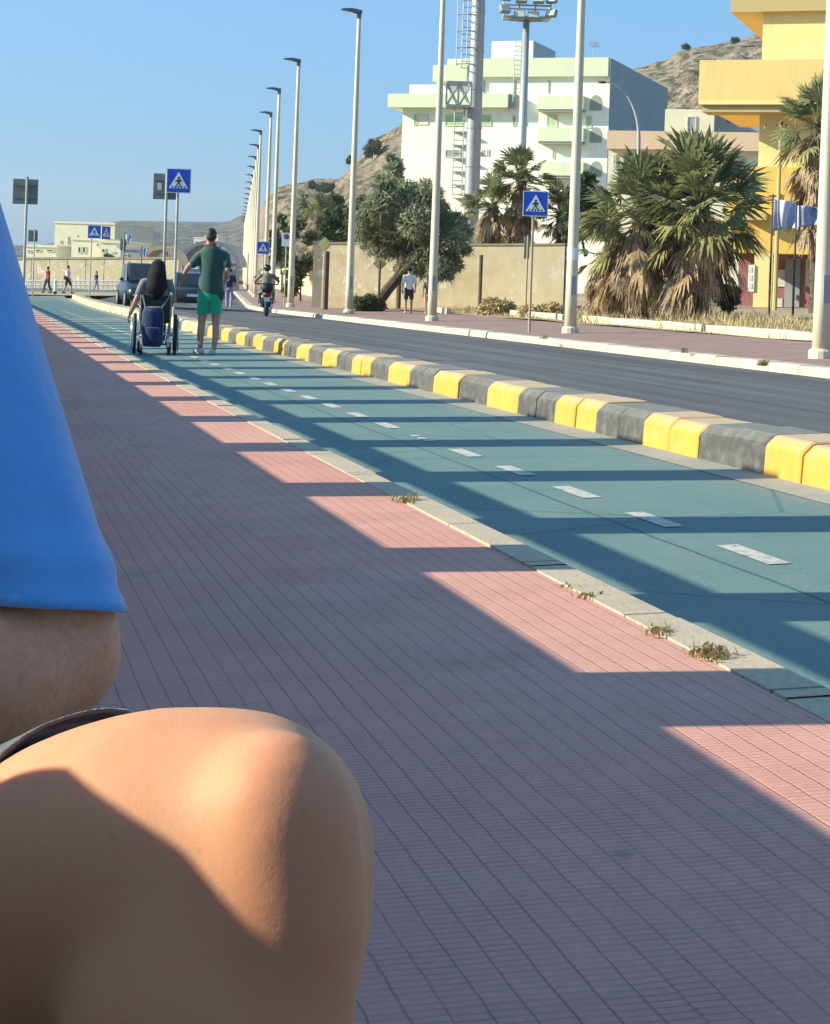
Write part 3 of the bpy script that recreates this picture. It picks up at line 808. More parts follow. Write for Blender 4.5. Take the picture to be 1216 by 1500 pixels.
g = MB(); fc.abox(g, aR + .002, aR + .05, -DEP, -.02, zB, fc.loc(890, 85)[1] - .02); g.build('side_wall', M['shadeside'], bl)
g = MB()
for u, h in ((862, 1.8),):
    p = fc.P(fc.loc(u, 85)[0], -2, fc.loc(u, 85)[1]); g.tube([p - Vector((0, 0, 1)), p + Vector((0, 0, h))], .04, 5)
    for k in range(4): g.tube([p + Vector((-.5, 0, h - .15 * k)), p + Vector((.5, 0, h - .15 * k))], .025, 4)
bl_ = g.build('aerial', M['galv'], bl)

# --- peach and cream low building between
fp = Facade(1000, 122, R(14))
pb = thing('apartment_building', 'low cream building with a peach parapet between the two apartment blocks', 'building', fp.P(0, -5, -1))
g = MB(); a0, a1, z0, z1 = fp.rect(890, 220, 1180, 300); fp.abox(g, a0, a1, -10, 0, -1, z1 - .01); g.build('wall', M['cream'], pb)
g = MB(); fp.box(g, 889, 193, 1180, 220, -1.2, .7); g.build('parapet', M['peach'], pb)
g = MB(); a0, a1, z0, z1 = fp.rect(974, 160, 1046, 194, -2); fp.abox(g, a0, a1, -8, -2, z0 - .5, z1); g.build('roof_cabin', M['cream'], pb)
window(pb, fp, 1006, 170, 1020, 194, 'slate', b=-2)
g = MB(); fp.box(g, 1047, 163, 1120, 197, -8, -3); g.build('roof_cabin', M['slate'], pb)
window(pb, fp, 1062, 168, 1074, 182, 'glass', b=-3, fr='slate')
window(pb, fp, 1080, 230, 1094, 245, 'shade'); window(pb, fp, 898, 226, 903, 244, 'shade'); window(pb, fp, 970, 232, 980, 246, 'shade')

# --- yellow building on the right
fy = Facade(1112, 76, R(20))
yb = thing('apartment_building', 'bright yellow house with deep solid balconies behind the palms', 'building', fy.P(3, -3, -.5))
aR_ = fy.loc(1500, 200)[0]; zb = -.6
zO = fy.loc(1150, 246)[1]; zG = fy.loc(1150, 372)[1]; zT = fy.loc(1150, 16)[1]
aB = fy.loc(1112, 200)[0]; aO = fy.loc(1066, 300)[0]
zFb = fy.loc(1150, 168)[1]
g = MB(); fy.abox(g, aB, aR_, -11, 0, zO + .002, zT); g.build('upper_wall', M['yel'], yb)
g = MB(); fy.abox(g, aO, aR_, -10, .5, zG, zO); g.build('lower_wall', M['ora'], yb)
g = MB(); a0, a1, z0, z1 = fy.rect(1024, 86, 1480, 153, 1.6); fy.abox(g, a0, a1, .002, 1.6, z0, z1); fy.abox(g, a0, aB - .002, -9, 0, z0, z1); b1 = g.build('balcony', M['bal'], yb)
g = MB(); fy.abox(g, a0 + .06, a1, 1.602, 1.63, z0 - .0, z0 + .17); g.build('balcony_rim', M['yel'], b1)
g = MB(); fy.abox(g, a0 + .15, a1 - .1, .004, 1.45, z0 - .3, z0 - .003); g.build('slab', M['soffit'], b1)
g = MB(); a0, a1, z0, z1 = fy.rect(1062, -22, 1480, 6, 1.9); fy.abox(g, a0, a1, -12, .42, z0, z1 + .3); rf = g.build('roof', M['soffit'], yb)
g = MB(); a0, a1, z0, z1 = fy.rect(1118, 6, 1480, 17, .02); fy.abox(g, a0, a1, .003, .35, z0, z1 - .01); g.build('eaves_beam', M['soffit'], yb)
g = MB(); fy.abox(g, aO + .3, aR_, -9, -1.6, zb, zG - .003); g.build('ground_floor_wall', M['pinkwall'], yb)
g = MB(); a0, a1, _, _ = fy.rect(1104, 375, 1131, 455, .5); fy.abox(g, a0, a1, -.05, .5, zb, zG - .003); pl = g.build('pillar', M['yel'], yb)
for u in (1290, 1420):
    g = MB(); a0, a1, _, _ = fy.rect(u, 375, u + 28, 455, .5); fy.abox(g, a0, a1, -.05, .5, zb, zG - .003); g.build('pillar', M['yel'], yb)
window(yb, fy, 1141, 188, 1164, 199, 'glass', fr='bal'); window(yb, fy, 1123, 283, 1143, 292, 'glass', b=.5, fr='ora')
g = MB(); a0, a1, z0, z1 = fy.rect(1150, 378, 1172, 455, -1.6); fy.abox(g, a0, a1, -1.59, -1.5, zb, z1); dr = g.build('door', M['slate'], yb)
g = MB(); fy.abox(g, a1 - .2, a1 - .12, -1.498, -1.42, .6, .8); g.build('handle', M['galv'], dr)
for u0, v0, u1, v1 in ((1134, 437, 1146, 450), (1138, 395, 1150, 420), (1180, 380, 1192, 420)):
    g = MB(); fy.box(g, u0, v0, u1, v1, -1.6, -1.55); g.build('wall_poster', M['frame'], yb)
g = MB(); fy.box(g, 1096, 388, 1105, 427, .51, .56); ps = g.build('notice_board', M['pale2'], yb)
for i in range(3):
    g = MB(); fy.box(g, 1097, 391 + i * 12, 1102, 399 + i * 12, .562, .575); g.build('notice', M['frame'], ps)
g = MB(); fy.box(g, 1086, 312, 1122, 322, .5, 1.3); g.build('canopy', M['soffit'], yb)
# utility pole in front of the yellow house
p = GD(1136, 70, ZK - .1); t = thing('utility_pole', 'thin ochre utility pole with one crossbar in front of the yellow house', 'pole', p)
zt = W(1138, 181, 70).z; g = MB(); g.tube([p, Vector((p.x, p.y, zt))], [.10, .06], 8); g.build('shaft', M['soffit'], t)
g = MB(); g.box(p.x - .65, p.x + .65, p.y - .05, p.y + .05, zt - .22, zt - .12); cb = g.build('crossbar', M['soffit'], t)
for x in (-.6, -.2, .2, .6):
    g = MB(); g.tube([(p.x + x, p.y, zt - .12), (p.x + x, p.y, zt)], .03, 6); g.build('insulator', M['rust'], cb)
g = MB(); g.sphere((p.x, p.y - .08, zt + .02), .09, 10); g.build('finial', M['rust'], t)

# --- distant town on the left
def house(name, label, u0, v0, u1, d, phi, mat, depth=8, wins=(), extra=None, roof=True):
    f = Facade(u0, d, phi); b = thing(name, label, 'building', f.P(2, -2, -1.5))
    a0, a1, z0, z1 = f.rect(u0, v0, u1, 420)
    g = MB(); f.abox(g, a0, a1, -depth, 0, -3.0, z1); g.build('wall', M[mat], b)
    if roof:
        g = MB(); f.abox(g, a0 - .1, a1 + .1, -depth - .1, .12, z1 + .002, z1 + .28); g.build('roof_edge', M[mat], b)
    for w_ in wins: window(b, f, *w_)
    return f, b
f, b = house('apartment_building', 'large plain white block in the distant town', 79, 328, 167, 262, R(12), 'cream', 16, ((99, 346, 102, 358), (112, 344, 114, 350), (88, 352, 91, 357)))
f, b = house('town_house', 'low pale house at the left end of the distant town, with three dark windows', 36, 362, 82, 216, R(10), 'cream', 10, ((52, 365, 60, 369), (68, 365, 79, 369), (40, 366, 46, 370)))
f, b = house('town_house', 'flat cream house with two dark openings below the white block', 104, 352, 152, 206, R(10), 'cream', 9, ((114, 361, 119, 371), (121, 361, 126, 371), (141, 356, 146, 361)))
f, b = house('town_house', 'stepped cream house right of the white block in the town', 146, 356, 182, 200, R(10), 'cream', 9, ((149, 364, 155, 370), (163, 368, 169, 371), (170, 358, 175, 362)))
f, b = house('town_house', 'small grey house with a flat roof beside the arched canopies', 176, 366, 204, 190, R(8), 'slate', 8, ((182, 372, 188, 377),))
for i, (u0, u1, v0, lab) in enumerate(((283, 300, 349, 'tiny white house at the foot of the headland, left of two'), (304, 318, 346, 'tiny white house at the foot of the headland, nearer the lamp posts'))):
    house('town_house', lab, u0, v0, u1, 480, R(8), 'pale2', 8, ((u0 + 3, v0 + 4, u0 + 6, v0 + 7),))
# town wall
P0, P1 = GD(20, 141, -.10), GD(262, 137, -.10)
t = thing('plaster_wall', 'long cream wall behind the crossing pedestrians in the distance', 'wall', P0)
g = MB(); d_ = (P1 - P0); n_ = Vector((0, .35, 0)); zz = Vector((0, 0, 2.45))
N = 9
for i in range(N):
    a = P0 + d_ * (i / N); b = P0 + d_ * ((i + 1) / N) - d_.normalized() * .05
    g.box8([a, b, b + n_, a + n_, a + zz, b + zz, b + n_ + zz, a + n_ + zz])
g.build('wall_face', M['wall'], t)
g = MB(); o = Vector((0, -.05, 0)); z2 = Vector((0, 0, 2.455)); z3 = Vector((0, 0, 2.62))
g.box8([P0 + o + z2, P1 + o + z2, P1 + n_ - o + z2, P0 + n_ - o + z2, P0 + o + z3, P1 + o + z3, P1 + n_ - o + z3, P0 + n_ - o + z3]); g.build('coping', M['cap'], t)
# white railing in front of it
t = thing('railing', 'pale metal railing along the distant pavement', 'railing', GD(20, 133, -.10))
g = MB()
for i in range(36):
    a = GD(20 + i * 6.6, 133, -.10); g.tube([a, a + Vector((0, 0, .78))], .035, 5)
g.build('baluster', M['pale2'], t)
g = MB()
for h in (.78, .45, .12):
    a, b = GD(20, 133, -.10 + h), GD(251, 133, -.10 + h); g.tube([a, b], .05, 5)
g.build('rail', M['pale2'], t)
# arched canopies
for (u0, u1, v0, v1, d, lab, mt) in ((206, 262, 360, 388, 160, 'pinkish barrel roof over the distant kiosks, left of two', 'peach'), (262, 352, 352, 390, 172, 'pale thin arch roof behind the man in green', 'slate')):
    a, b = W(u0, v1, d), W(u1, v1, d); c = (a + b) / 2; w_ = (b.x - a.x) / 2; h_ = W((u0 + u1) / 2, v0, d).z - c.z
    t = thing('arched_canopy', lab, 'canopy', (c.x, c.y, gz(c.x, -.2)))
    g = MB(); n = 16; th = .35
    arc = [(c.x + w_ * math.cos(math.pi * i / n), c.z + h_ * math.sin(math.pi * i / n)) for i in range(n + 1)]
    arc2 = [(c.x + (w_ - th) * math.cos(math.pi * i / n), c.z + (h_ - th) * math.sin(math.pi * i / n)) for i in range(n + 1)]
    for i in range(n):
        q = [arc[i], arc[i + 1], arc2[i + 1], arc2[i]]
        g.box8([Vector((x, y, z)) for y in (d,) for x, z in q] + [Vector((x, d + 7, z)) for x, z in q])
    g.build('roof', M[mt], t)
    g = MB()
    for x in (-.9, -.35, .3, .88): 
        top = c.z + h_ * math.sqrt(max(0, 1 - x * x)) - th - .02
        g.tube([(c.x + w_ * x, d + .4, gz(c.x, -.8)), (c.x + w_ * x, d + .4, top)], .13, 6)
    g.build('support', M['galv'], t)
    g = MB(); g.box(c.x - w_ * .95, c.x + w_ * .95, d + .8, d + 1.0, gz(c.x, -.8), c.z - .3); g.build('fascia', M['slate'], t)

# ================================================================== LAMPS, MASTS, SIGNS
def make_lamp(name, label, H, group):
    t = thing(name, label, 'street lamp', (0, 0, 0), 0, group)
    g = MB(); n = 9
    g.tube([(0, 0, H * i / n) for i in range(n + 1)], [.145 - .075 * i / n for i in range(n + 1)], 14); g.build('shaft', M['pole'], t, True)
    g = MB(); g.tube([(0, 0, -.05), (0, 0, .12), (0, 0, .16)], [.2, .2, .15], 14); g.build('collar', M['pole'], t)
    g = MB(); g.tube([(0, 0, H + .002), (0, 0, H + .18)], .085, 10); g.tube([(.02, 0, H + .14), (-.28, 0, H + .23)], [.05, .05], 8); g.build('bracket', M['lampgrey'], t)
    g = MB(); P = [(.08, H + .26), (.08, H + .14), (-.25, H + .19), (-.66, H + .235), (-.68, H + .27), (-.3, H + .315)]
    g.prism(P, (0, -.14, 0), (1, 0, 0), (0, 0, 1), (0, .28, 0)); hd = g.build('lamp_head', M['lampgrey'], t, bevel=.02)
    g = MB(); g.box(-.6, -.2, -.10, .10, 0, .012, Matrix.Translation((0, 0, H + .19)) @ Matrix.Rotation(R(7), 4, 'Y')); g.build('lens', M['frame'], hd)
    g = MB(); g.box(-.06, .06, -.152, -.13, .9, 1.35); g.build('hatch', M['galv'], t)
    return t
HL = 10.55
LG = 'pale street lamps lining the far pavement'
proto = make_lamp('street_lamp', 'x', HL, LG)
specs = [(1206, 28.8, 'pale street lamp post cut by the right edge, before the tall palm'),
         (838, 41.7, 'pale street lamp post left of the bushy fan palms, with a small white sticker'),
         (635, 53.2, 'pale street lamp post beside the man walking in a white shirt'),
         (513, 63.2, 'tallest pale street lamp fully in view, in front of the peeling wall'),
         (427, 77.5, 'pale street lamp just left of the gate pillar, beside the white parking sign'),
         (400, 89.5, 'pale street lamp'),
         (389, 102.5, 'pale street lamp whose shaft rises directly behind the small blue crossing sign')]
specs[5] = (400, 89.5, 'pale street lamp immediately right of the small blue crossing sign, behind the motorcyclist')
d = 102.5
for k in range(16):
    d += 12.6
    u = 608 + 2600 * (1.05 * 1.3 - .103 * d) / d + 4 
    specs.append((u, d, ['pale street lamp', 'pale street lamp second left of the small blue crossing sign'][k] if k < 2 else 'slim pale street lamp in the dense far row behind the man in green'))
specs[7] = (specs[7][0], specs[7][1], 'pale street lamp immediately left of the small blue crossing sign')
for i, (u, d, lab) in enumerate(specs):
    o = proto if i == 0 else copy_tree(proto)
    o.location = GD(u, d, ZK); o['label'] = lab
    o.rotation_euler.z = R(rnd.uniform(-3, 3) + (14 if d < 80 else 6))
st = GD(838, 41.7, ZK); g = MB(); g.tube([st + Vector((0, 0, 1.72)), st + Vector((0, 0, 2.0))], .137, 14)
g.top('sticker', M['pale2'], 'small white sticker wrapped around the lamp post by the fan palms', 'sticker', st + Vector((0, 0, 1.86)))

# curved lamp behind the palms
p = GD(934, 104, ZK); ztop = W(885, 120, 104).z; x0 = W(885, 120, 104).x; xb = W(936, 200, 104).x
t = thing('curved_street_lamp', 'dark curved arm street lamp rising behind the fan palms', 'street lamp', p)
g = MB(); path = [Vector((p.x, 104, p.z)), Vector((xb, 104, W(936, 205, 104).z))]
for i in range(1, 13):
    q = math.pi / 2 * i / 12; path.append(Vector((xb - (xb - x0) * (1 - math.cos(q)) * .98, 104, W(936, 205, 104).z + (ztop - W(936, 205, 104).z) * math.sin(q))))
g.tube(path, [.11] * 2 + [.10 - .004 * i for i in range(12)], 8); g.build('shaft', M['galv'], t, True)
g = MB(); g.sphere((x0 - .12, 104, ztop - .02), .3, 10, (1, .6, .3)); g.build('lamp_head', M['rust'], t, True)

# floodlight masts
def ladder(g, x, y, z0, z1, w=.38, cage=True, cx=-1):
    for sx in (-w / 2, w / 2): g.tube([(x + sx, y, z0), (x + sx, y, z1)], .03, 4)
    z = z0
    while z < z1: g.tube([(x - w / 2, y, z), (x + w / 2, y, z)], .022, 4); z += .35
    return
p = GD(687, 92, ZK); H = 22; t = thing('floodlight_mast', 'thick grey floodlight mast with caged ladder and lattice platform', 'mast', p)
g = MB(); g.tube([(p.x, p.y, p.z + H * i / 8) for i in range(9)], [.42 - .10 * i / 8 for i in range(9)], 18); g.build('shaft', M['galv'], t, True)
g = MB()
for i in range(11): z = p.z + 1 + i * 2.0; g.tube([(p.x, p.y, z), (p.x, p.y, z + .06)], .45 - .10 * i / 11, 18)
g.build('flange', M['galv'], t)
px = lambda u: W(u, 200, 92).x
zz = lambda v: W(680, v, 92).z
g = MB(); lx = px(668)
ladder(g, px(672), p.y - .1, zz(285), zz(158), .5)
ladder(g, px(676) + .1, p.y - .1, zz(100), zz(-60), .45)
g.build('ladder', M['galv'], t)
g = MB()
z = zz(96)
while z < zz(-60):
    pts = [(px(676) + .1 + .55 * math.cos(q), p.y - .35 + .5 * math.sin(q), z) for q in [i * math.pi / 5 for i in range(5, 11)] + [math.pi * 0]]
    pts = [(px(676) - .35, p.y - .1, z), (px(676) - .42, p.y - .6, z), (px(676) + .1, p.y - .85, z), (px(676) + .5, p.y - .6, z), (px(676) + .45, p.y - .1, z)]
    g.tube(pts, .035, 4, False); z += .85
for dx, dy in ((-.42, -.6), (.1, -.85), (.5, -.6)): g.tube([(px(676) + dx, p.y + dy, zz(96)), (px(676) + dx, p.y + dy, zz(-60))], .025, 4)
g.build('ladder_cage', M['galv'], t)
g = MB(); x0_, x1_ = px(652), px(688); z0_, z1_ = zz(157), zz(123)
for y in (p.y - .7, p.y + .5):
    for z in (z0_, z1_): g.box(x0_, x1_, y - .05, y + .05, z - .06, z + .06)
    for x in (x0_, (x0_ + x1_) / 2 - .02, x1_): g.box(x - .04, x + .04, y - .04, y + .04, z0_ + .06, z1_ - .06)
    for a, b in ((x0_, (x0_ + x1_) / 2), ((x0_ + x1_) / 2, x0_), ((x0_ + x1_) / 2, x1_), (x1_, (x0_ + x1_) / 2)): g.tube([(a, y, z0_), (b, y, z1_)], .035, 4)
g.box(x0_, x1_, p.y - .64, p.y + .44, z0_ - .05, z0_ + .02); g.build('platform', M['galv'], t)
p = GD(758, 134, ZK); ztop = W(768, 28, 134).z; t = thing('floodlight_mast', 'slimmer floodlight mast topped by a crown of floodlights', 'mast', p)
g = MB(); g.tube([(p.x, p.y, p.z), (p.x, p.y, ztop)], [.42, .24], 14); g.build('shaft', M['galv'], t, True)
x_ = p.x
g = MB(); zb_, zt_ = W(768, 27, 134).z, W(768, -10, 134).z; w_ = 1.75
for z in (zb_, (zb_ + zt_) / 2 - .1, zt_):
    g.tube([(x_ - w_, p.y - .9, z), (x_ + w_, p.y - .9, z), (x_ + w_, p.y + .9, z), (x_ - w_, p.y + .9, z), (x_ - w_, p.y - .9, z)], .07, 5, False)
for sx in (-w_, -.6, .6, w_):
    for sy in (-.9, .9): g.tube([(x_ + sx, p.y + sy, zb_), (x_ + sx, p.y + sy, zt_)], .05, 5)
for sx in (-w_, w_):
    for sy in (-.9, .9): g.tube([(x_, p.y, ztop - .2), (x_ + sx, p.y + sy, zb_)], .05, 5)
g.box(x_ - w_, x_ + w_, p.y - .9, p.y + .9, zb_ - .05, zb_ + .03)
g.build('head_frame', M['galv'], t)
M['flood'] = plain('floodlight_housing', (0.16, 0.20, 0.26), None, rough=.4)
for (dx, dz, rz_) in ((-1.75, .75, -.5), (-.6, .35, 0), (.45, .35, 0), (1.8, .55, .6), (-.5, 1.55, 0), (.8, 1.55, .1), (-1.7, 1.7, -.4), (1.8, 1.6, .5)):
    Mx = Matrix.Translation((x_ + dx, p.y - 1.15, zb_ + dz - .3)) @ Matrix.Rotation(-rz_, 4, 'Z') @ Matrix.Rotation(R(-25), 4, 'X')
    g = MB(); g.box(-.42, .42, -.22, .15, -.3, .3, Mx); fl = g.build('floodlight', M['flood'], t, bevel=.05)
    g = MB(); g.box(-.36, .36, -.24, -.223, -.25, .25, Mx); g.build('lens', M['frame'], fl)
g = MB(); ladder(g, p.x - .55, p.y, W(768, 150, 134).z, W(768, 60, 134).z, .5); g.build('ladder', M['galv'], t)

# traffic signs
M['blue'] = plain('traffic_blue', (0.012, 0.085, 0.55), (0.01, 0.07, 0.48), 4, .4, .4)
M['white'] = plain('sign_white', (0.78, 0.80, 0.82), None, rough=.45)
M['signback'] = plain('sign_back_grey', (0.13, 0.16, 0.17), (0.17, 0.20, 0.20), 5, .6)
M['black_'] = plain('sign_black', (0.01, 0.012, 0.015), None, rough=.5)
M['signpole'] = plain('grey_sign_pole', (0.45, 0.44, 0.40), (0.38, 0.36, 0.31), 2, .5, .4)
M['signpole2'] = plain('weathered_sign_pole', (0.40, 0.32, 0.22), (0.30, 0.23, 0.16), 2, .6, .4)
M['signyellow'] = plain('sign_yellow', (0.85, 0.60, 0.10), None, rough=.45)
M['signred'] = plain('sign_red', (0.55, 0.03, 0.03), None, rough=.45)

def crossing_face(par, S, x, y, z, M_, back='signback'):
    """blue square plate with a white triangle, a walking figure and zebra stripes"""
    T = lambda mb, poly, o, d0, d1, mat, nm, par_: (mb.prism([(a * S, b * S) for a, b in poly], (0, 0, 0), (1, 0, 0), (0, 0, 1), (0, -(d1 - d0), 0)), None)
    def pr(poly, d0, d1, mat, nm, par_):
        g = MB(); g.prism([(a * S, b * S) for a, b in poly], M_ @ Vector((x, y - d0, z)), M_.to_3x3() @ Vector((1, 0, 0)), M_.to_3x3() @ Vector((0, 0, 1)), M_.to_3x3() @ Vector((0, -(d1 - d0), 0)))
        return g.build(nm, M[mat], par_)
    pl = pr([(-.5, -.5), (.5, -.5), (.5, .5), (-.5, .5)], 0, .02, 'white', 'plate', par)
    pr([(-.5, -.5), (.5, -.5), (.5, .5), (-.5, .5)], -.012, -.002, back, 'plate_back', par)
    pr([(-.47, -.47), (.47, -.47), (.47, .47), (-.47, .47)], .0202, .024, 'blue', 'blue_field', pl)
    pr([(-.39, -.31), (.39, -.31), (0, .36)], .0242, .028, 'white', 'white_triangle', pl)
    g = MB(); A = M_.to_3x3()
    def q(poly, d0=.0282, d1=.031):
        g.prism([(a * S, b * S) for a, b in poly], M_ @ Vector((x, y - d0, z)), A @ Vector((1, 0, 0)), A @ Vector((0, 0, 1)), A @ Vector((0, -(d1 - d0), 0)))
    q([(.05 * math.cos(i * .785) + .01, .05 * math.sin(i * .785) + .12) for i in range(8)])
    q([(-.05, .06), (.055, .06), (.05, -.10), (-.045, -.10)])
    q([(-.05, .06), (-.045, .0), (-.13, -.06), (-.15, -.03)]); q([(.055, .06), (.05, .0), (.13, -.05), (.15, -.02)])
    q([(-.045, -.101), (.0, -.101), (-.10, -.27), (-.15, -.27)]); q([(.002, -.101), (.05, -.101), (.15, -.27), (.10, -.27)])
    for i in range(5): q([(-.30 + i * .13, -.295), (-.24 + i * .13, -.295), (-.21 + i * .125, -.22), (-.26 + i * .125, -.22)], .0282, .0295)
    g.build('pedestrian_symbol', M['black_'], pl)

def sign_post(t, base, h, r=.032, mat='signpole'):
    g = MB(); g.tube([base - Vector((0, 0, .1)), base + Vector((0, 0, h))], r, 10); g.build('sign_pole', M[mat], t)
    g = MB(); g.tube([base + Vector((0, 0, h + .001)), base + Vector((0, 0, h + .03))], r * 1.1, 10); g.build('pole_cap', M['lampgrey'], t)

def crossing_sign(u, d, zr, S, vtop, ub, label, polemat='signpole', rz=0.0, double=False, uc=None):
    b = GD(ub, d, zr); c = W(uc or u, vtop, d); t = thing('crossing_sign', label, 'traffic sign', b, 0, 'blue pedestrian crossing signs')
    h = c.z - b.z; sign_post(t, b, h - .02, mat=polemat)
    Mx = Matrix.Translation((c.x, b.y, c.z - S / 2)) @ Matrix.Rotation(rz, 4, 'Z')
    crossing_face(t, S, 0, -.05, 0, Mx)
    if double: crossing_face(t, S, 0, -.07, 0, Matrix.Translation((c.x + S * .72, b.y + S * .32, c.z - S / 2 - .03)) @ Matrix.Rotation(R(58), 4, 'Z'))
    g = MB()
    for dz in (-.2, .2): g.box(b.x - .1, b.x + .1, b.y - .048, b.y + .036, c.z - S / 2 + dz * S - .02, c.z - S / 2 + dz * S + .02)
    g.build('clamp', M['galv'], t)
    return t
crossing_sign(785, 42.2, ZK, .60, 280, 778, 'blue pedestrian crossing sign on the far pavement in front of the ochre wall', 'signpole2')
crossing_sign(263, 42.0, .02, .58, 247, 256.5, 'largest blue crossing sign, on a pole above the man in green and the wheelchair')
crossing_sign(139, 97, -.05, .72, 330, 132.5, 'distant double faced blue crossing sign on the junction island, before the white block', double=True)
crossing_sign(386, 81, ZK, .56, 354, 385.5, 'small blue crossing sign among the lamp posts, above the motorcyclist')

def back_sign(u0, v0, u1, v1, d, zr, ub, label, polemat='signpole', brackets=True, thick=.02):
    b = GD(ub, d, zr); c0, c1 = W(u0, (v0 + v1) / 2, d), W(u1, (v0 + v1) / 2, d); zt, zb_ = W((u0 + u1) / 2, v0, d).z, W((u0 + u1) / 2, v1, d).z
    t = thing('road_sign', label, 'traffic sign', b); sign_post(t, b, zt - b.z + .02, .035, polemat)
    g = MB(); g.box(c0.x, c1.x, b.y + .05, b.y + .05 + thick, zb_, zt); pl = g.build('sign_back', M['signback'], t, bevel=.008)
    for k in (.25, .75):
        g = MB(); z = zb_ + (zt - zb_) * k; g.box(c0.x + .03, c1.x - .03, b.y + .02, b.y + .048, z - .02, z + .02); g.build('mounting_rail', M['signback'], pl)
    if brackets:
        g = MB(); cx = c0.x + (c1.x - c0.x) * .28; zc = (zt + zb_) / 2
        g.box(cx - .05, cx + .05, b.y + .036, b.y + .0485, zc - .09, zc + .09); g.build('sticker', M['frame'], pl)
    return t
back_sign(18, 262, 55, 299, 45, -.05, 35.5, 'dark square sign seen from behind, above the blue shirted shoulder', brackets=False)
back_sign(224, 254, 258, 292, 43.4, .02, 240, 'dark sign back on the pole left of the largest blue crossing sign')
back_sign(41, 337, 55, 354, 100, -.10, 49, 'small dark sign back just right of the leftmost sign pole', brackets=False)
back_sign(768, 346, 776, 379, 66, ZK, 771.5, 'narrow dark sign seen edge on beside the crossing sign at the ochre wall', 'signpole2', brackets=False, thick=.12)
back_sign(176, 350, 184, 367, 118, -.1, 180, 'tiny dark blue panel left of the distant white banner', brackets=False)
# parking sign
b = GD(418, 79.5, ZK); t = thing('parking_sign', 'white rectangular no stopping sign beside a lamp post', 'traffic sign', b)
zt = W(418, 341, 79.5).z; sign_post(t, b, zt - b.z, .03)
g = MB(); w_ = 7.0 * 79.5 / F; zb_ = W(418, 361, 79.5).z; g.box(b.x - w_, b.x + w_, b.y - .06, b.y - .035, zb_, zt); pl = g.build('plate', M['white'], t)
def disc(par, c, r, mat, y0, y1, nm, n=20):
    g = MB(); g.prism([(r * math.cos(2 * math.pi * i / n), r * math.sin(2 * math.pi * i / n)) for i in range(n)], Vector((c.x, y0, c.z)), (1, 0, 0), (0, 0, 1), (0, y1 - y0, 0)); return g.build(nm, M[mat], par)
cc = Vector((b.x, 0, zt - .17))
disc(pl, cc, .125, 'signred', b.y - .0605, b.y - .066, 'red_ring'); disc(pl, cc, .092, 'blue', b.y - .0662, b.y - .070, 'blue_disc')
g = MB(); g.box(-.11, .11, -.0735, -.0702, -.014, .014, Matrix.Translation((cc.x, b.y, cc.z)) @ Matrix.Rotation(R(45), 4, 'Y')); g.build('red_bar', M['signred'], pl)
# yellow diamond on a thick brown post
b = GD(478, 71, ZK); t = thing('priority_sign', 'yellow diamond priority sign on a thick brown post at the peeling wall', 'traffic sign', b)
g = MB(); zt = W(477, 368, 71).z; g.tube([b - Vector((0, 0, .1)), Vector((b.x, b.y, zt))], .11, 10); g.build('sign_pole', M['rust'], t)
g = MB(); zc = W(476, 358, 71).z; xc = W(476, 358, 71).x
def dia(nm, s, y0, y1, mat, par): 
    g = MB(); g.prism([(0, -s), (s, 0), (0, s), (-s, 0)], Vector((xc, y0, zc)), (1, 0, 0), (0, 0, 1), (0, y1 - y0, 0)); return g.build(nm, M[mat], par)
pl = dia('plate', .30, b.y - .12, b.y - .16, 'frame', t); dia('yellow_field', .20, b.y - .1602, b.y - .166, 'signyellow', pl)
# back of a diamond sign before the wall
b = GD(556, 67.5, ZK); t = thing('priority_sign', 'dark back of a diamond sign left of the leaning tree trunk', 'traffic sign', b)
zc = W(556, 386, 67.5).z; g = MB(); g.tube([b - Vector((0, 0, .1)), Vector((b.x, b.y, zc + .1))], .05, 8); g.build('sign_pole', M['rust'], t)
g = MB(); g.prism([(0, -.27), (.27, 0), (0, .27), (-.27, 0)], Vector((b.x, b.y + .055, zc)), (1, 0, 0), (0, 0, 1), (0, .02, 0)); g.build('plate', M['soffit'], t)

# flags
M['flag1'] = mat_cloth('pale_blue_flag_cloth', (0.50, 0.52, 0.72), (0.60, 0.62, 0.78), 3, 200)
M['flag2'] = mat_cloth('white_and_navy_flag_cloth', (0.10, 0.12, 0.30), (0.60, 0.62, 0.72), 1.6, 200)
def flag(up, ub, u0, v0, u1, v1, d, mat, label, droop, seed, zr=ZK):
    b = GD(ub, d, zr); zt = W(up, v0 - 4, d).z
    t = thing('flag', label, 'flag', b, 0, 'flags on poles')
    g = MB(); g.tube([b - Vector((0, 0, .1)), Vector((b.x, b.y, zt))], [.04, .03], 8); g.build('flagpole', M['rust'], t)
    g = MB(); g.sphere((b.x, b.y, zt + .04), .05, 8); g.build('finial', M['rust'], t)
    g = MB(); n, m = 14, 10; sgn = 1 if u1 > ub else -1; wid = 1.3 * abs(W(u1, v0, d).x - b.x); hgt = (v1 - v0) * d / F; rows = []
    for j in range(m + 1):
        for i in range(n + 1):
            s_, t_ = i / n, j / m
            x = b.x + sgn * (.04 + wid * s_ * (1 - .25 * t_ * s_)); y = b.y - .28 * math.sin(5 * s_ + 2 * t_ + seed) * s_ + .1 * math.sin(11 * s_ + seed)
            z = zt - .06 - hgt * (t_ * (1 - .35 * s_) + droop * s_ * s_ * .8 + .06 * math.sin(6 * s_ + seed) * s_)
            rows.append((x, y, z))
    N_ = n + 1
    g.raw(rows, [(j * N_ + i, j * N_ + i + 1, (j + 1) * N_ + i + 1, (j + 1) * N_ + i) for j in range(m) for i in range(n)])
    o = g.build('flag_cloth', M[mat], t, True); sm = o.modifiers.new('solid', 'SOLIDIFY'); sm.thickness = .008
    return t
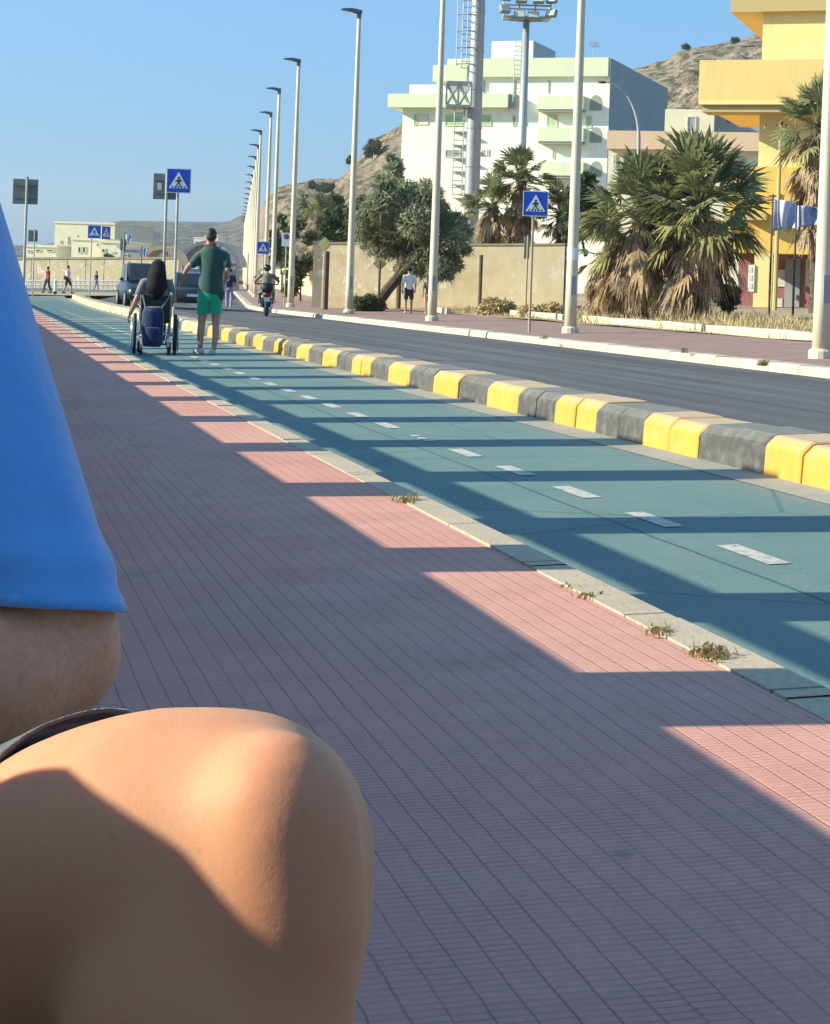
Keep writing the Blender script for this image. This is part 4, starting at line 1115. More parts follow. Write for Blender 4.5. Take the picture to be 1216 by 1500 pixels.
flag(1120, 1128, 1120, 292, 1166, 340, 57, 'flag1', 'pale blue flag blowing left of two beside the tall palm', .35, .5)
flag(1166, 1163, 1166, 302, 1206, 335, 56.5, 'flag2', 'navy and white flag blowing nearest the right lamp post', .25, 2.2)
M['flag3'] = mat_cloth('white_flag_cloth', (0.7, 0.72, 0.78), (0.12, 0.2, 0.5), .9, 200)
flag(180, 181, 180, 346, 191, 363, 118, 'flag3', 'white and blue banner over the distant houses left of the arched roofs', .1, 1, -.1)
flag(206, 207, 206, 366, 215, 381, 116, 'flag3', 'small white and blue banner hanging just behind the seated woman', .1, 3, -.1)
# ================================================================== VEGETATION
M['bark'] = plain('grey_brown_bark', (0.10, 0.075, 0.052), (0.06, 0.045, 0.032), 5, .95, bump=.8)
M['tamarisk'] = leafy('tamarisk_foliage', (0.15, 0.165, 0.095), (0.27, 0.285, 0.175), 1.1, .35)
M['shrub'] = leafy('dark_shrub_foliage', (0.028, 0.055, 0.02), (0.065, 0.10, 0.04), .9, .25)
M['shrub2'] = leafy('olive_shrub_foliage', (0.05, 0.065, 0.03), (0.09, 0.11, 0.05), .9, .25)
M['palmgreen'] = leafy('green_palm_frond', (0.085, 0.105, 0.042), (0.22, 0.225, 0.105), 1.8, .3)
M['palmyellow'] = leafy('yellowing_palm_frond', (0.15, 0.15, 0.05), (0.26, 0.24, 0.10), 1.8, .3)
M['palmdead'] = leafy('dead_palm_frond', (0.15, 0.095, 0.055), (0.36, 0.26, 0.16), 2.2, .2)
M['palmtrunk'] = plain('fibrous_palm_trunk', (0.13, 0.10, 0.075), (0.06, 0.045, 0.035), 7, .95, bump=1.0)

def leaf_cloud(g, clumps, n, size, rs, elong=1.6):
    tot = sum(r ** 2 for c, r in clumps)
    for c, r in clumps:
        k = int(n * r * r / tot)
        for _ in range(k):
            d = Vector((rs.gauss(0, 1), rs.gauss(0, 1), rs.gauss(0, 1))).normalized()
            p = Vector(c) + Vector((d.x, d.y, d.z * .85)) * r * (rs.random() ** .45) * rs.uniform(.85, 1.12)
            a = Vector((rs.gauss(0, 1), rs.gauss(0, 1), rs.gauss(0, .7)))
            a = (a.normalized() + d * .7).normalized(); b = a.cross(Vector((rs.gauss(0, 1), rs.gauss(0, 1), rs.gauss(0, 1)))).normalized()
            s = size * rs.uniform(.5, 1.2); a *= s * elong; b *= s * .5
            g.face([p - a, p + b, p + a, p - b])

def limbs(g, base, top, r0, rs, tips, bend=.2):
    base, top = Vector(base), Vector(top)
    pts = [base]; n = 6
    off = Vector((rs.uniform(-bend, bend), rs.uniform(-bend, bend), 0))
    for i in range(1, n + 1):
        t = i / n; pts.append(base.lerp(top, t) + off * math.sin(math.pi * t))
    g.tube(pts, [r0 * (1.25 if i == 0 else 1 - .45 * i / n) for i in range(n + 1)], 9)
    for c in tips:
        s = pts[rs.randrange(3, n + 1)]; m = s.lerp(Vector(c), .5) + Vector((rs.uniform(-.2, .2), rs.uniform(-.2, .2), rs.uniform(-.1, .3)))
        g.tube([s, m, Vector(c)], [r0 * .42, r0 * .28, r0 * .1], 6)

def bush(name, label, cat, u, v0, v1, w, d, mat, seed, n=2500, size=.12, stem=True, zr=None, clumps=None, group=None):
    """crown spans pixels u +- w, from v0 (top) to v1 (foot)"""
    rs = random.Random(seed); s = d / F
    foot = W(u, v1, d)
    t = thing(name, label, cat, foot, 0, group)
    cl = clumps or [(u + rs.uniform(-.7, .7) * w, v0 + (v1 - v0) * rs.uniform(.2, .85), w * rs.uniform(.28, .5)) for _ in range(11)] + [(u, v0 + w * .4, w * .4), (u - w * .55, (v0 + v1) / 2, w * .42), (u + w * .55, (v0 + v1) / 2, w * .42)]
    C = []
    for cu, cv, r in cl:
        c = W(cu, cv, d); c.y += rs.uniform(-1, 1) * w * s * .6; C.append((c, r * s))
    g = MB(); leaf_cloud(g, C, n, size, rs); g.build('crown', M[mat], t)
    g = MB(); limbs(g, foot - Vector((0, 0, .1)), W(u, (v0 + v1) / 2, d), max(.03, w * s * .06), rs, [c for c, r in C[:8]]); g.build('trunk', M['bark'], t)
    return t

# the leaning tamarisk
rs = random.Random(21); dT = 69.0; sT = dT / F
t = thing('tamarisk_tree', 'grey green feathery tree leaning right on a crooked trunk before the cream wall', 'tree', GD(552, dT, ZK))
clp = [(560, 300, 30), (590, 282, 28), (620, 285, 24), (545, 330, 26), (575, 335, 34), (610, 325, 36), (640, 305, 26), (655, 330, 26), (635, 350, 32), (600, 365, 28), (560, 362, 26), (670, 350, 20), (660, 375, 20), (540, 352, 20),
       (648, 390, 16), (655, 403, 10), (610, 385, 18), (530, 318, 16), (572, 268, 14), (625, 268, 10), (640, 280, 12), (682, 338, 12), (588, 395, 12), (680, 365, 12), (555, 272, 10), (600, 342, 40), (578, 312, 34), (640, 322, 32), (625, 372, 26), (562, 345, 28), (640, 398, 20), (620, 394, 18), (662, 388, 18), (598, 386, 16), (548, 300, 20), (532, 338, 16), (672, 322, 18)]
C = []
for u, v, r in clp:
    c = W(u, v, dT + rs.uniform(-1.3, 1.3)); C.append((c, r * sT * rs.uniform(.75, 1.05)))
g = MB(); leaf_cloud(g, C, 17000, .08, rs, 2.4)
for c, r in C:                                   # drooping plumes
    for _ in range(110):
        dd = Vector((rs.gauss(0, 1), rs.gauss(0, 1), rs.gauss(0, .6))).normalized(); p = c + dd * r * rs.uniform(.8, 1.05); q = (dd * .28 + Vector((0, 0, rs.uniform(-.25, .12)))) * rs.uniform(.6, 1.5); sd = Vector((dd.y, -dd.x, 0)) * .025
        g.face([p - sd, p + sd, p + q])
g.build('crown', M['tamarisk'], t)
g = MB(); pts = [GD(546, dT, ZK - .1), W(556, 440, dT), W(568, 424, dT), W(582, 408, dT), W(590, 390, dT), W(592, 365, dT), W(600, 340, dT)]
g.tube(pts, [.30, .24, .22, .21, .18, .15, .10], 10)
pts = [W(584, 404, dT), W(604, 385, dT - .4), W(630, 352, dT - .6)]; g.tube(pts, [.15, .12, .05], 8)
pts = [W(590, 388, dT), W(572, 355, dT + .3), W(558, 320, dT + .5)]; g.tube(pts, [.13, .10, .04], 8)
for c, r in C[:16]: g.tube([W(594, 360, dT), (W(594, 360, dT) + c) / 2 + Vector((0, 0, .15)), c], [.07, .05, .02], 5)
g.build('trunk', M['bark'], t)
bush('bush', 'low green bush at the foot of the leaning tree trunk', 'bush', 540, 432, 455, 24, 67.8, 'shrub', 5, 1800, .09, group=None)
bush('bush', 'dry brown scrub mound before the ochre wall', 'bush', 728, 440, 468, 30, 61, 'straw', 6, 2600, .10)
bush('bush', 'grassy dry scrub right of the dark post, by the broken verge edging', 'bush', 790, 448, 470, 34, 58, 'straw', 16, 2600, .09)
bush('bush', 'dense green shrub behind the second lamp post, left of the fan palms', 'bush', 858, 252, 372, 34, 74, 'shrub', 7, 5200, .17)
bush('bush', 'small leafy green plant at the foot of the right fan palm', 'bush', 1066, 418, 462, 17, 55, 'shrub2', 9, 900, .13)

def frond(g, base, az, el, pl, fr, n, spread, rs, droop=.25, wid=.05, twist=0.0):
    """a fan leaf: petiole plus a folded fan of narrow leaflets"""
    d = Vector((math.cos(az) * math.cos(el), math.sin(az) * math.cos(el), math.sin(el)))
    base = Vector(base); hub = base + d * pl + Vector((0, 0, -.12 * pl * max(0, math.cos(el))))
    sd = d.cross(Vector((0, 0, 1)))
    sd = sd.normalized() if sd.length > .05 else Vector((1, 0, 0))
    up = sd.cross(d).normalized()
    if twist:
        sd, up = sd * math.cos(twist) + up * math.sin(twist), up * math.cos(twist) - sd * math.sin(twist)
    w = .022
    g.face([base - sd * w * 1.5, base + sd * w * 1.5, hub + sd * w, hub - sd * w])
    g.face([base - up * w, base + up * w, hub + up * w, hub - up * w])
    for i in range(n):
        q = spread * (2 * i / (n - 1) - 1) + rs.uniform(-.05, .05)
        L = fr * (1 - .25 * abs(q) / spread) * rs.uniform(.85, 1.1)
        v = (d * math.cos(q) + sd * math.sin(q)); fold = up * .12 * (1 if i % 2 else -1)
        m = hub + (v + fold * .5) * L * .55; e = hub + v * L + Vector((0, 0, -droop * L * rs.uniform(.5, 1.3)))
        x = v.cross(up).normalized() * wid * L
        g.face([hub, m - x, e, m + x])

def fan_palm(label, u, vbase, vcrown, d, rad, ngreen, ndead, skirt, seed, zr=ZK, trunk_r=.28, nyel=5, lean=0.0, vfoot=None, elmin=-.25):
    rs = random.Random(seed)
    b = GD(u, d, zr); top = W(u + lean, vcrown, d); t = thing('fan_palm', label, 'palm tree', b)
    g = MB(); n = 10; pts = [b - Vector((0, 0, .1))] + [b.lerp(top, i / n) for i in range(1, n + 1)]
    g.tube(pts, [trunk_r * (1.25 if i == 0 else rs.uniform(.9, 1.12)) for i in range(n + 1)], 12)
    for i in range(90):                                  # old leaf bases
        q = rs.uniform(0, 6.28); h = rs.random(); c = b.lerp(top, h) + Vector((math.cos(q), math.sin(q), 0)) * trunk_r * .95
        a = Vector((math.cos(q) * .5, math.sin(q) * .5, 1)).normalized() * .22; s_ = Vector((-math.sin(q), math.cos(q), 0)) * .05
        g.face([c - s_, c + s_, c + a + s_ * .6, c + a - s_ * .6])
    g.build('trunk', M['palmtrunk'], t)
    g = MB()
    for i in range(ngreen):
        az = i * 2.39996 + rs.uniform(-.3, .3); el = elmin + (1.45 - elmin) * (rs.random() ** 1.0)
        frond(g, top + Vector((0, 0, rs.uniform(-.2, .15))), az, el, rad * rs.uniform(.35, .6), rad * rs.uniform(.38, .62), 19, 1.3, rs, .18, .06, rs.uniform(-.9, .9))
    g.build('crown', M['palmgreen'], t)
    g = MB()
    for i in range(nyel):
        frond(g, top - Vector((0, 0, rs.uniform(.1, .4))), rs.uniform(0, 6.28), rs.uniform(-.7, .1), rad * rs.uniform(.4, .6), rad * rs.uniform(.4, .55), 15, 1.2, rs, .3, .06, rs.uniform(-.6, .6))
    if nyel: g.build('yellowing_fronds', M['palmyellow'], t)
    g = MB()
    for i in range(ndead):
        h = rs.random() ** .8; base = top - Vector((0, 0, h * skirt)); az = rs.uniform(0, 6.28)
        frond(g, base + Vector((math.cos(az), math.sin(az), 0)) * trunk_r * .8, az, rs.uniform(-1.45, -.45 - .35 * h), rad * rs.uniform(.15, .42), rad * rs.uniform(.25, .5), 11, rs.uniform(.25, .8), rs, rs.uniform(.2, .6), .06, rs.uniform(-.8, .8))
    if ndead: g.build('dead_skirt', M['palmdead'], t)
    return t
fan_palm('fan palm with a thick dead skirt, left of the pair beside the lamp post', 940, 465, 312, 55, 2.25, 44, 120, 1.6, 31, nyel=17)
fan_palm('broad fan palm, right of the pair, before the yellow house', 1024, 465, 300, 54, 2.45, 50, 120, 1.7, 32, nyel=17, lean=2)
fan_palm('small shaggy fan palm, mostly dead brown fronds, touching the lamp post by the pair', 890, 465, 372, 57, 1.5, 8, 110, 1.5, 33, trunk_r=.22, nyel=6)
fan_palm('tall fan palm half hidden behind the right edge lamp post', 1198, 470, 182, 64, 2.0, 30, 130, 3.4, 34, nyel=8, trunk_r=.25)
fan_palm('fan palm with a tufted green top showing above the blue crossing sign', 764, 440, 262, 80, 1.7, 34, 90, 2.2, 35, nyel=3, trunk_r=.22)
fan_palm('shaggy grey brown palm behind the ochre wall, beside the thick mast', 722, 440, 300, 79, 1.55, 26, 140, 2.2, 36, nyel=4, trunk_r=.25)
fan_palm('dark fan palm behind the wall between the crossing sign and lamp post', 822, 440, 312, 80, 1.6, 34, 60, 1.9, 37, nyel=3, trunk_r=.22)
fan_palm('dry palm with a brown skirt behind the gate pillar', 466, 440, 318, 108, 1.7, 12, 110, 2.8, 38, nyel=4)
# greenery behind the wall and along the street
bush('bush', 'dark green tree behind the peeling wall, left of the leaning tree', 'tree', 500, 300, 372, 30, 90, 'shrub', 11, 3000, .16)
bush('bush', 'dark bushy tree among the far lamp posts, behind the parking sign', 'tree', 440, 318, 446, 26, 96, 'shrub2', 12, 2600, .15)
bush('bush', 'low dark shrub between the far lamp posts and the gate pillar', 'bush', 412, 312, 400, 20, 120, 'shrub', 13, 1500, .18)
bush('bush', 'olive bush behind the peeling wall below the rocky hill', 'bush', 530, 285, 365, 26, 88, 'shrub2', 14, 2400, .16)
bush('bush', 'grey green scrub tree on the slope just left of the white apartment block', 'tree', 572, 222, 300, 22, 150, 'tamarisk', 41, 1800, .22)
bush('bush', 'scrubby olive tree on the slope between two lamp posts, above the peeling wall', 'tree', 488, 282, 335, 18, 160, 'shrub2', 42, 1400, .22)
bush('bush', 'olive scrub low on the slope, left of the scrubby tree', 'tree', 446, 282, 332, 13, 165, 'tamarisk', 43, 1000, .22)
# trees on the hill
bush('hill_tree', 'round dark green tree on the hill crest beside the white apartment block', 'tree', 545, 203, 232, 12, 380, 'shrub', 15, 900, .5)
bush('hill_tree', 'tiny dark tree on the hill edge behind a lamp post', 'tree', 513, 228, 240, 5, 370, 'shrub', 17, 300, .4)
bush('hill_tree', 'broad dark green tree on the lower slope of the hill', 'tree', 476, 266, 288, 13, 360, 'shrub', 18, 900, .5)
bush('hill_tree', 'small dark tree on the lower slope of the hill, left of the broad tree', 'tree', 458, 265, 278, 6, 362, 'shrub', 19, 400, .4)
bush('hill_tree', 'lone dark bush on the hill skyline above the peach parapet', 'tree', 1005, 64, 74, 5, 415, 'shrub', 20, 300, .4)
bush('hill_tree', 'dark bush on the hill skyline left of the yellow house', 'tree', 1076, 54, 62, 6, 415, 'shrub', 22, 300, .4)
# greenery in the distant town
bush('bush', 'small dark bush against the distant cream wall', 'bush', 161, 372, 384, 7, 140, 'shrub', 23, 300, .16)
bush('bush', 'dark bush at the right end of the distant cream wall, beside the dark car', 'bush', 190, 385, 415, 10, 130, 'shrub', 24, 500, .16)
# ================================================================== PEOPLE
M['skin_a'] = mat_skin('skin_seated', (0.58, 0.285, 0.165), (0.74, 0.36, 0.215), (1.02, 1.10))
M['skin'] = plain('skin', (0.46, 0.26, 0.18), (0.40, 0.21, 0.14), 8, .55)
M['hair'] = plain('dark_hair', (0.006, 0.006, 0.009), (0.012, 0.011, 0.013), 40, .75, .2, bump=.4)
M['shirt_blue'] = mat_cloth('blue_t_shirt_cloth', (0.10, 0.34, 0.76), (0.12, 0.37, 0.80), 25, 1100, .9, 18.0)
M['shorts_dark'] = mat_cloth('charcoal_shorts_cloth', (0.035, 0.03, 0.03), (0.055, 0.048, 0.046), 40, 900)
M['hem'] = mat_cloth('grey_hem_cloth', (0.13, 0.125, 0.125), (0.10, 0.095, 0.095), 40, 900)
M['shoe'] = plain('pale_shoe', (0.55, 0.53, 0.45), (0.4, 0.38, 0.33), 12, .7)
M['eye'] = plain('eye_white', (0.7, 0.68, 0.65), None, rough=.2)
M['trouser_dark'] = mat_cloth('dark_trousers_cloth', (0.03, 0.03, 0.04), (0.045, 0.045, 0.06), 20, 400)
M['greenshirt'] = mat_cloth('dark_green_t_shirt_cloth', (0.018, 0.062, 0.052), (0.026, 0.082, 0.068), 9, 300, .9, 9.0)
M['greenshorts'] = mat_cloth('bright_green_shorts_cloth', (0.0, 0.36, 0.20), (0.0, 0.30, 0.17), 9, 300)
M['navy'] = mat_cloth('navy_bag_cloth', (0.012, 0.022, 0.075), (0.02, 0.035, 0.11), 9, 300)
M['greytop'] = mat_cloth('grey_top_cloth', (0.20, 0.21, 0.21), (0.16, 0.17, 0.17), 9, 300)
M['blackvinyl'] = plain('black_vinyl', (0.012, 0.014, 0.02), (0.025, 0.027, 0.035), 12, .5)
M['tyre'] = plain('black_tyre', (0.02, 0.02, 0.022), None, rough=.8)
M['chrome'] = plain('bright_metal', (0.65, 0.66, 0.68), None, rough=.28, metal=.7)

def V(*a): return Vector(a)
def hand(w, d, nrm, s=1.0, curl=.5, thumb=1):
    """palm, four unequal curled fingers and a thumb, from wrist w along d, palm facing nrm"""
    d = Vector(d).normalized(); nrm = Vector(nrm); nrm = (nrm - d * nrm.dot(d)).normalized(); sd = d.cross(nrm)
    w = Vector(w); P = []
    for k in range(4):
        o = (k - 1.5) * .02 * s
        P.append(('c', w + d * .01 * s, .017 * s, w + d * .085 * s + sd * o, .0125 * s))
    for k, L in enumerate((.066, .076, .072, .056)):
        o = (k - 1.5) * .0215 * s; a = w + d * .088 * s + sd * o; pts = [a]; q = curl * .5
        for j in range(3):
            q2 = q + curl * j * .7; v = d * math.cos(q2) + nrm * math.sin(q2); pts.append(pts[-1] + v * L * s * (.42, .32, .26)[j])
        P.append(('t', pts, [.0098 * s, .0092 * s, .0085 * s, .0075 * s]))
    a = w + d * .03 * s - sd * .026 * s * thumb; b = a + (d * .6 - sd * .7 * thumb + nrm * .35).normalized() * .045 * s; c = b + (d * .9 - sd * .2 * thumb + nrm * .35).normalized() * .034 * s
    P.append(('t', [a, b, c], [.014 * s, .011 * s, .009 * s]))
    return P
def face(head, f, up, r, par, skin='skin'):
    """eyes on the head surface, looking along f"""
    sd = f.cross(up); g = MB()
    for s in (-1, 1): g.sphere(head + f * r * .82 + sd * s * r * .36 + up * r * .05, r * .10, 8)
    g.build('eyes', M['eye'], par, True)

# ------------------------------------------------------------------ the seated person close by
SEAT = thing('stone_bench', 'low concrete bench with a foot ledge against the sea wall', 'bench', SP(-.3, 1.1, 0))
g = MB(); g.box8([SP(*q, bend=False) for q in ((-.447, .5, -.02), (-.16, .5, -.02), (-.16, 1.75, -.02), (-.447, 1.75, -.02), (-.447, .5, .455), (-.16, .5, .455), (-.16, 1.75, .455), (-.447, 1.75, .455))]); g.build('seat', M['cap'], SEAT, bevel=.01)
g = MB(); g.box8([SP(*q, bend=False) for q in ((-.158, .4, -.02), (.22, .4, -.02), (.22, 1.58, -.02), (-.158, 1.58, -.02), (-.158, .4, .25), (.22, .4, .25), (.22, 1.58, .25), (-.158, 1.58, .25))]); g.build('step', M['cap'], SEAT, bevel=.01)

sp = thing('person', 'close up seated person in a blue T-shirt and dark shorts, bare knee raised', 'person', (-.51, 1.13, .46))
sh_L = W(-150, 320, 1.18); el_L = W(80, 957, 1.16); wr_L = W(-400, 1090, .985)
hip_L = V(-.42, 1.08, .50); kn = W(342, 1249, .845); knf = W(408, 1186, .802); shin = W(424, 1345, .797)
calf1 = W(305, 1510, .81); calf1b = W(375, 1560, .81); calf2 = W(262, 1800, .90); ank = V(-.115, .93, .335); toe = V(.06, .85, .285)
hip_R = V(-.47, 1.31, .53); kn_R = V(-.17, 1.37, .545); ank_R = V(-.19, 1.38, .335); toe_R = V(-.06, 1.36, .285)
sh_R = V(-.47, 1.46, 1.03); el_R = V(-.44, 1.62, .76); wr_R = V(-.42, 1.44, .66)
fdir = V(.97, -.24, 0).normalized(); hd = V(-.40, 1.26, 1.29); lat = V(.24, .97, 0)
def ring_at(c, rx, ry, yaw, n=24): return [Vector(c) + V(math.cos(yaw), math.sin(yaw), 0) * math.cos(2 * math.pi * i / n) * rx + V(-math.sin(yaw), math.cos(yaw), 0) * math.sin(2 * math.pi * i / n) * ry for i in range(n)]
YAW = R(-12)
tors = [(V(-.515, 1.20, .47), .12, .15), (V(-.515, 1.20, .56), .13, .165), (V(-.515, 1.21, .70), .11, .145), (V(-.50, 1.25, .88), .115, .16), (V(-.475, 1.27, 1.0), .11, .165), (V(-.465, 1.28, 1.07), .085, .12), (V(-.455, 1.28, 1.12), .06, .06)]
body = [('e', hd, (.078, .092, .115)), ('c', V(-.455, 1.28, 1.08), .058, hd - V(0, 0, .06), .055), ('c', hd - V(0, 0, .07) + fdir * .035, .045, hd - V(0, 0, .09) + fdir * .045, .035),
        ('c', hd + fdir * .085 + V(0, 0, .01), .012, hd + fdir * .105 - V(0, 0, .02), .016), ('e', hd + lat * .082, (.012, .018, .032)), ('e', hd - lat * .082, (.012, .018, .032)),
        ('c', V(-.43, 1.20, 1.03), .06, sh_L, .06), ('c', V(-.50, 1.40, 1.03), .06, sh_R, .06),
        ('t', [sh_L, sh_L.lerp(el_L, .5), el_L], [.062, .054, .046]), ('t', [el_L, el_L.lerp(wr_L, .22), el_L.lerp(wr_L, .6), wr_L], [.044, .0505, .042, .029]),
        ('c', el_L + V(.004, .0, -.004), .040, el_L.lerp(wr_L, .12) + V(0, 0, -.004), .042),
        ('t', [sh_R, sh_R.lerp(el_R, .5), el_R], [.062, .054, .046]), ('t', [el_R, el_R.lerp(wr_R, .25), wr_R], [.044, .048, .029]),
        ('t', [hip_L, W(-40, 1352, .94), W(40, 1322, .91), W(160, 1272, .875), W(235, 1253, .855), kn], [.098, .0735, .0725, .0715, .0705, .0690]), ('c', knf, .037, shin, .037), ('c', kn, .068, knf, .037), ('c', kn, .067, shin, .037), ('c', kn, .068, W(350, 1330, .843), .066),
        ('t', [kn, W(318, 1400, .825), calf1, calf2, ank], [.067, .066, .0675, .060, .036]), ('t', [shin, calf1b, ank], [.037, .040, .034]), ('t', [ank - V(.03, -.01, .05), ank + V(.03, -.02, -.045), toe], [.033, .036, .024]),
        ('t', [hip_R, hip_R.lerp(kn_R, .5), kn_R], [.092, .078, .06]), ('t', [kn_R, kn_R.lerp(ank_R, .35), ank_R], [.06, .057, .036]), ('t', [ank_R - V(.03, -.01, .05), ank_R + V(.03, -.02, -.045), toe_R], [.033, .036, .024])]
mbt = MB(); mbt.loft([ring_at(c, rx, ry, YAW) for c, rx, ry in tors])
body += hand(wr_L, V(-.6, .6, -.25), V(.1, -.3, -1), 1.0, .6, -1) + hand(wr_R, V(.5, -.5, -.4), V(.1, -.2, -1), 1.0, .6, 1)
body += [('l', [])] if False else []
_b0 = blob
def blob_mb(name, parts, extra, mat, parent, voxel, smooth):
    mb = extra
    for q in parts:
        if q[0] == 'c': _capsule(mb, *q[1:], n=28)
        elif q[0] == 'e': mb.sphere(q[1], 1.0, 24, q[2])
        elif q[0] == 't':
            for i in range(len(q[1]) - 1): _capsule(mb, q[1][i], q[2][i], q[1][i + 1], q[2][i + 1], n=28)
    me = mb.mesh('tmp', mat, rootloc(parent)); o = bpy.data.objects.new('tmp', me); COL.objects.link(o)
    m = o.modifiers.new('r', 'REMESH'); m.mode = 'VOXEL'; m.voxel_size = voxel
    m = o.modifiers.new('s', 'SMOOTH'); m.iterations = smooth; m.factor = 0.5
    dg = bpy.context.evaluated_depsgraph_get(); me2 = bpy.data.meshes.new_from_object(o.evaluated_get(dg))
    bpy.data.objects.remove(o); me2.name = name; me2.materials.clear(); me2.materials.append(mat)
    me2.polygons.foreach_set('use_smooth', [True] * len(me2.polygons))
    return link(name, me2, parent)
blob_mb('body', body, mbt, M['skin_a'], sp, .0065, 28)
face(hd, fdir, V(0, 0, 1), .1, sp)
bo = kids(sp)[0]; off_ = rootloc(sp); g = MB(); rh_ = random.Random(4)
ps_ = [p_ for p_ in bo.data.polygons if .66 < p_.center.z + off_.z < .80 and -.42 < p_.center.x + off_.x < -.18 and p_.center.y + off_.y > 1.02 and p_.normal.y < .2]
for _ in range(700):
    p_ = rh_.choice(ps_); c_ = p_.center + off_; n_ = p_.normal
    fl = (V(-.8, .1, -.55) + V(rh_.gauss(0, .2), rh_.gauss(0, .2), rh_.gauss(0, .2))).normalized(); fl = (fl - n_ * fl.dot(n_)).normalized()
    L_ = rh_.uniform(.004, .009); sd_ = fl.cross(n_) * .00011
    a_ = c_ - n_ * .0005; b_ = c_ + fl * L_ * .5 + n_ * L_ * .22; d_ = c_ + fl * L_ + n_ * L_ * .25
    g.face([a_ - sd_, a_ + sd_, b_ + sd_, b_ - sd_]); g.face([b_ - sd_, b_ + sd_, d_])
tag(g.build('arm_hair', plain('brown_arm_hair', (0.26, 0.15, 0.085)), sp), kind='stuff')
blob('hair', [('e', hd + V(0, 0, .028) - fdir * .02, (.088, .098, .105)), ('e', hd - fdir * .045, (.075, .075, .09))], M['hair'], sp, .012, 4)
# T-shirt: body and two open sleeves with folds
mb = MB(); mb.loft([ring_at(c, rx + .022, ry + .022, YAW) for c, rx, ry in tors[:-1]] + [ring_at(V(-.455, 1.28, 1.10), .075, .085, YAW)])
blob_mb('t_shirt', [('c', V(-.43, 1.20, 1.03), .075, sh_L + V(-.01, 0, -.005), .072), ('c', V(-.50, 1.40, 1.03), .075, sh_R, .072)], mb, M['shirt_blue'], sp, .01, 8)
def sleeve(sh, rows, par):
    n = 72; rings = []
    for c, r, tilt, k in rows:
        ring = []
        for i in range(n):
            q = 2 * math.pi * i / n
            f = 1 + k * (.035 * math.sin(3 * q + 2.4 * k + 1.0) + .03 * noise.noise((math.cos(q) * 2.2, math.sin(q) * 2.2, k * 3.2)) + .012 * math.sin(7 * q + 4 * k))
            f += .018 * math.exp(-((q - 5.23 + .25 * k) / .16) ** 2) * min(1, k * 2) - .04 * math.exp(-((q - 5.62 + .2 * k) / .2) ** 2) * k + .03 * math.exp(-((q - 4.5 - .5 * k) / .18) ** 2) * (1 - k)
            ring.append(c + V(math.cos(q) * r * f, math.sin(q) * r * f * .95, tilt * (-math.sin(q)) * r))
        rings.append(ring)
    g = MB(); g.loft(rings, cap=False); o = g.build('sleeve', M['shirt_blue'], par, True)
    sm = o.modifiers.new('solid', 'SOLIDIFY'); sm.thickness = .0022; sm.offset = -1
    return o
rows = []
NR = 44
for i in range(NR + 1):
    t = i / NR; v = 170 + (889 - 170) * t
    half = math.sqrt(max(.02, 1 - (1 - t / .15) ** 2)) if t < .15 else 1.0
    uc = -150 + (v - 320) * .3036
    r = .0700 * half
    if t > .80: r += .0035 * math.exp(-((t - .90) / .035) ** 2) * 1.0 + .003 * (t - .8) / .2          # soft fold above the hem
    if t > .955: r += .0022
    c = W(uc, v, 1.18 - .02 * t)
    rows.append((c, r, .18 * t + .0, t))
sleeve(sh_L, rows, sp)
rows = []
for i in range(20):
    t = i / 19; rows.append((sh_R.lerp(el_R, t * .72), .072 * (.5 + .5 * min(1, t / .15)), 0, t))
sleeve(sh_R, rows, sp)
# shorts: seat and two open legs
mb = MB(); mb.loft([ring_at(c, rx + .012, ry + .012, YAW) for c, rx, ry in tors[:3]])
blob_mb('shorts', [('c', hip_L, .098, hip_L.lerp(kn, .15), .096), ('c', hip_R, .098, hip_R.lerp(kn_R, .15), .096)], mb, M['shorts_dark'], sp, .012, 6)
def short_leg(a, b, t1, r0, r1, slant, par, nm='shorts_leg'):
    ax = (b - a).normalized(); L = (b - a).length; up = V(0, 0, 1); s1 = ax.cross(up).normalized(); u1 = s1.cross(ax).normalized(); n = 56; rings = []
    for i in range(21):
        t = i / 20; ring = []
        for j in range(n):
            q = 2 * math.pi * j / n; dv = s1 * math.cos(q) + u1 * math.sin(q)
            r = r0 + (r1 - r0) * t
            r *= 1 + t * (.025 * math.sin(4 * q + 1.3) + .03 * noise.noise((math.cos(q) * 2, math.sin(q) * 2, t * 3)))
            sl = slant(dv) * t
            ring.append(a + ax * (L * t1 * t + sl) + dv * r)
        rings.append(ring)
    g = MB(); g.loft(rings, cap=False); o = g.build(nm, M['shorts_dark'], par, True)
    sm = o.modifiers.new('solid', 'SOLIDIFY'); sm.thickness = .003; sm.offset = 0
    g = MB(); g.loft([[p + (ax * k) for p in [a + (x - a) * 1.0 for x in rings[-1]]] for k in (-.012, .0012)], cap=False)
    c = sum(rings[-1], V(0, 0, 0)) / n
    for i_, p in enumerate(g.v): g.v[i_] = p + (p - c).normalized() * .0022
    h = g.build('hem', M['hem'], o, True); sm = h.modifiers.new('solid', 'SOLIDIFY'); sm.thickness = .002
    return o
short_leg(hip_L, kn, .69, .106, .0905, lambda dv: .06 * dv.z + .05 * dv.y, sp)
short_leg(hip_R, kn_R, .62, .100, .088, lambda dv: .02 * dv.z, sp)
for a, tt in ((ank, toe), (ank_R, toe_R)):
    blob('shoe', [('t', [a - V(.03, -.01, .058), a + V(.03, -.02, -.053), tt - V(0, 0, .003)], [.038, .041, .030])], M['shoe'], sp, .01, 4)

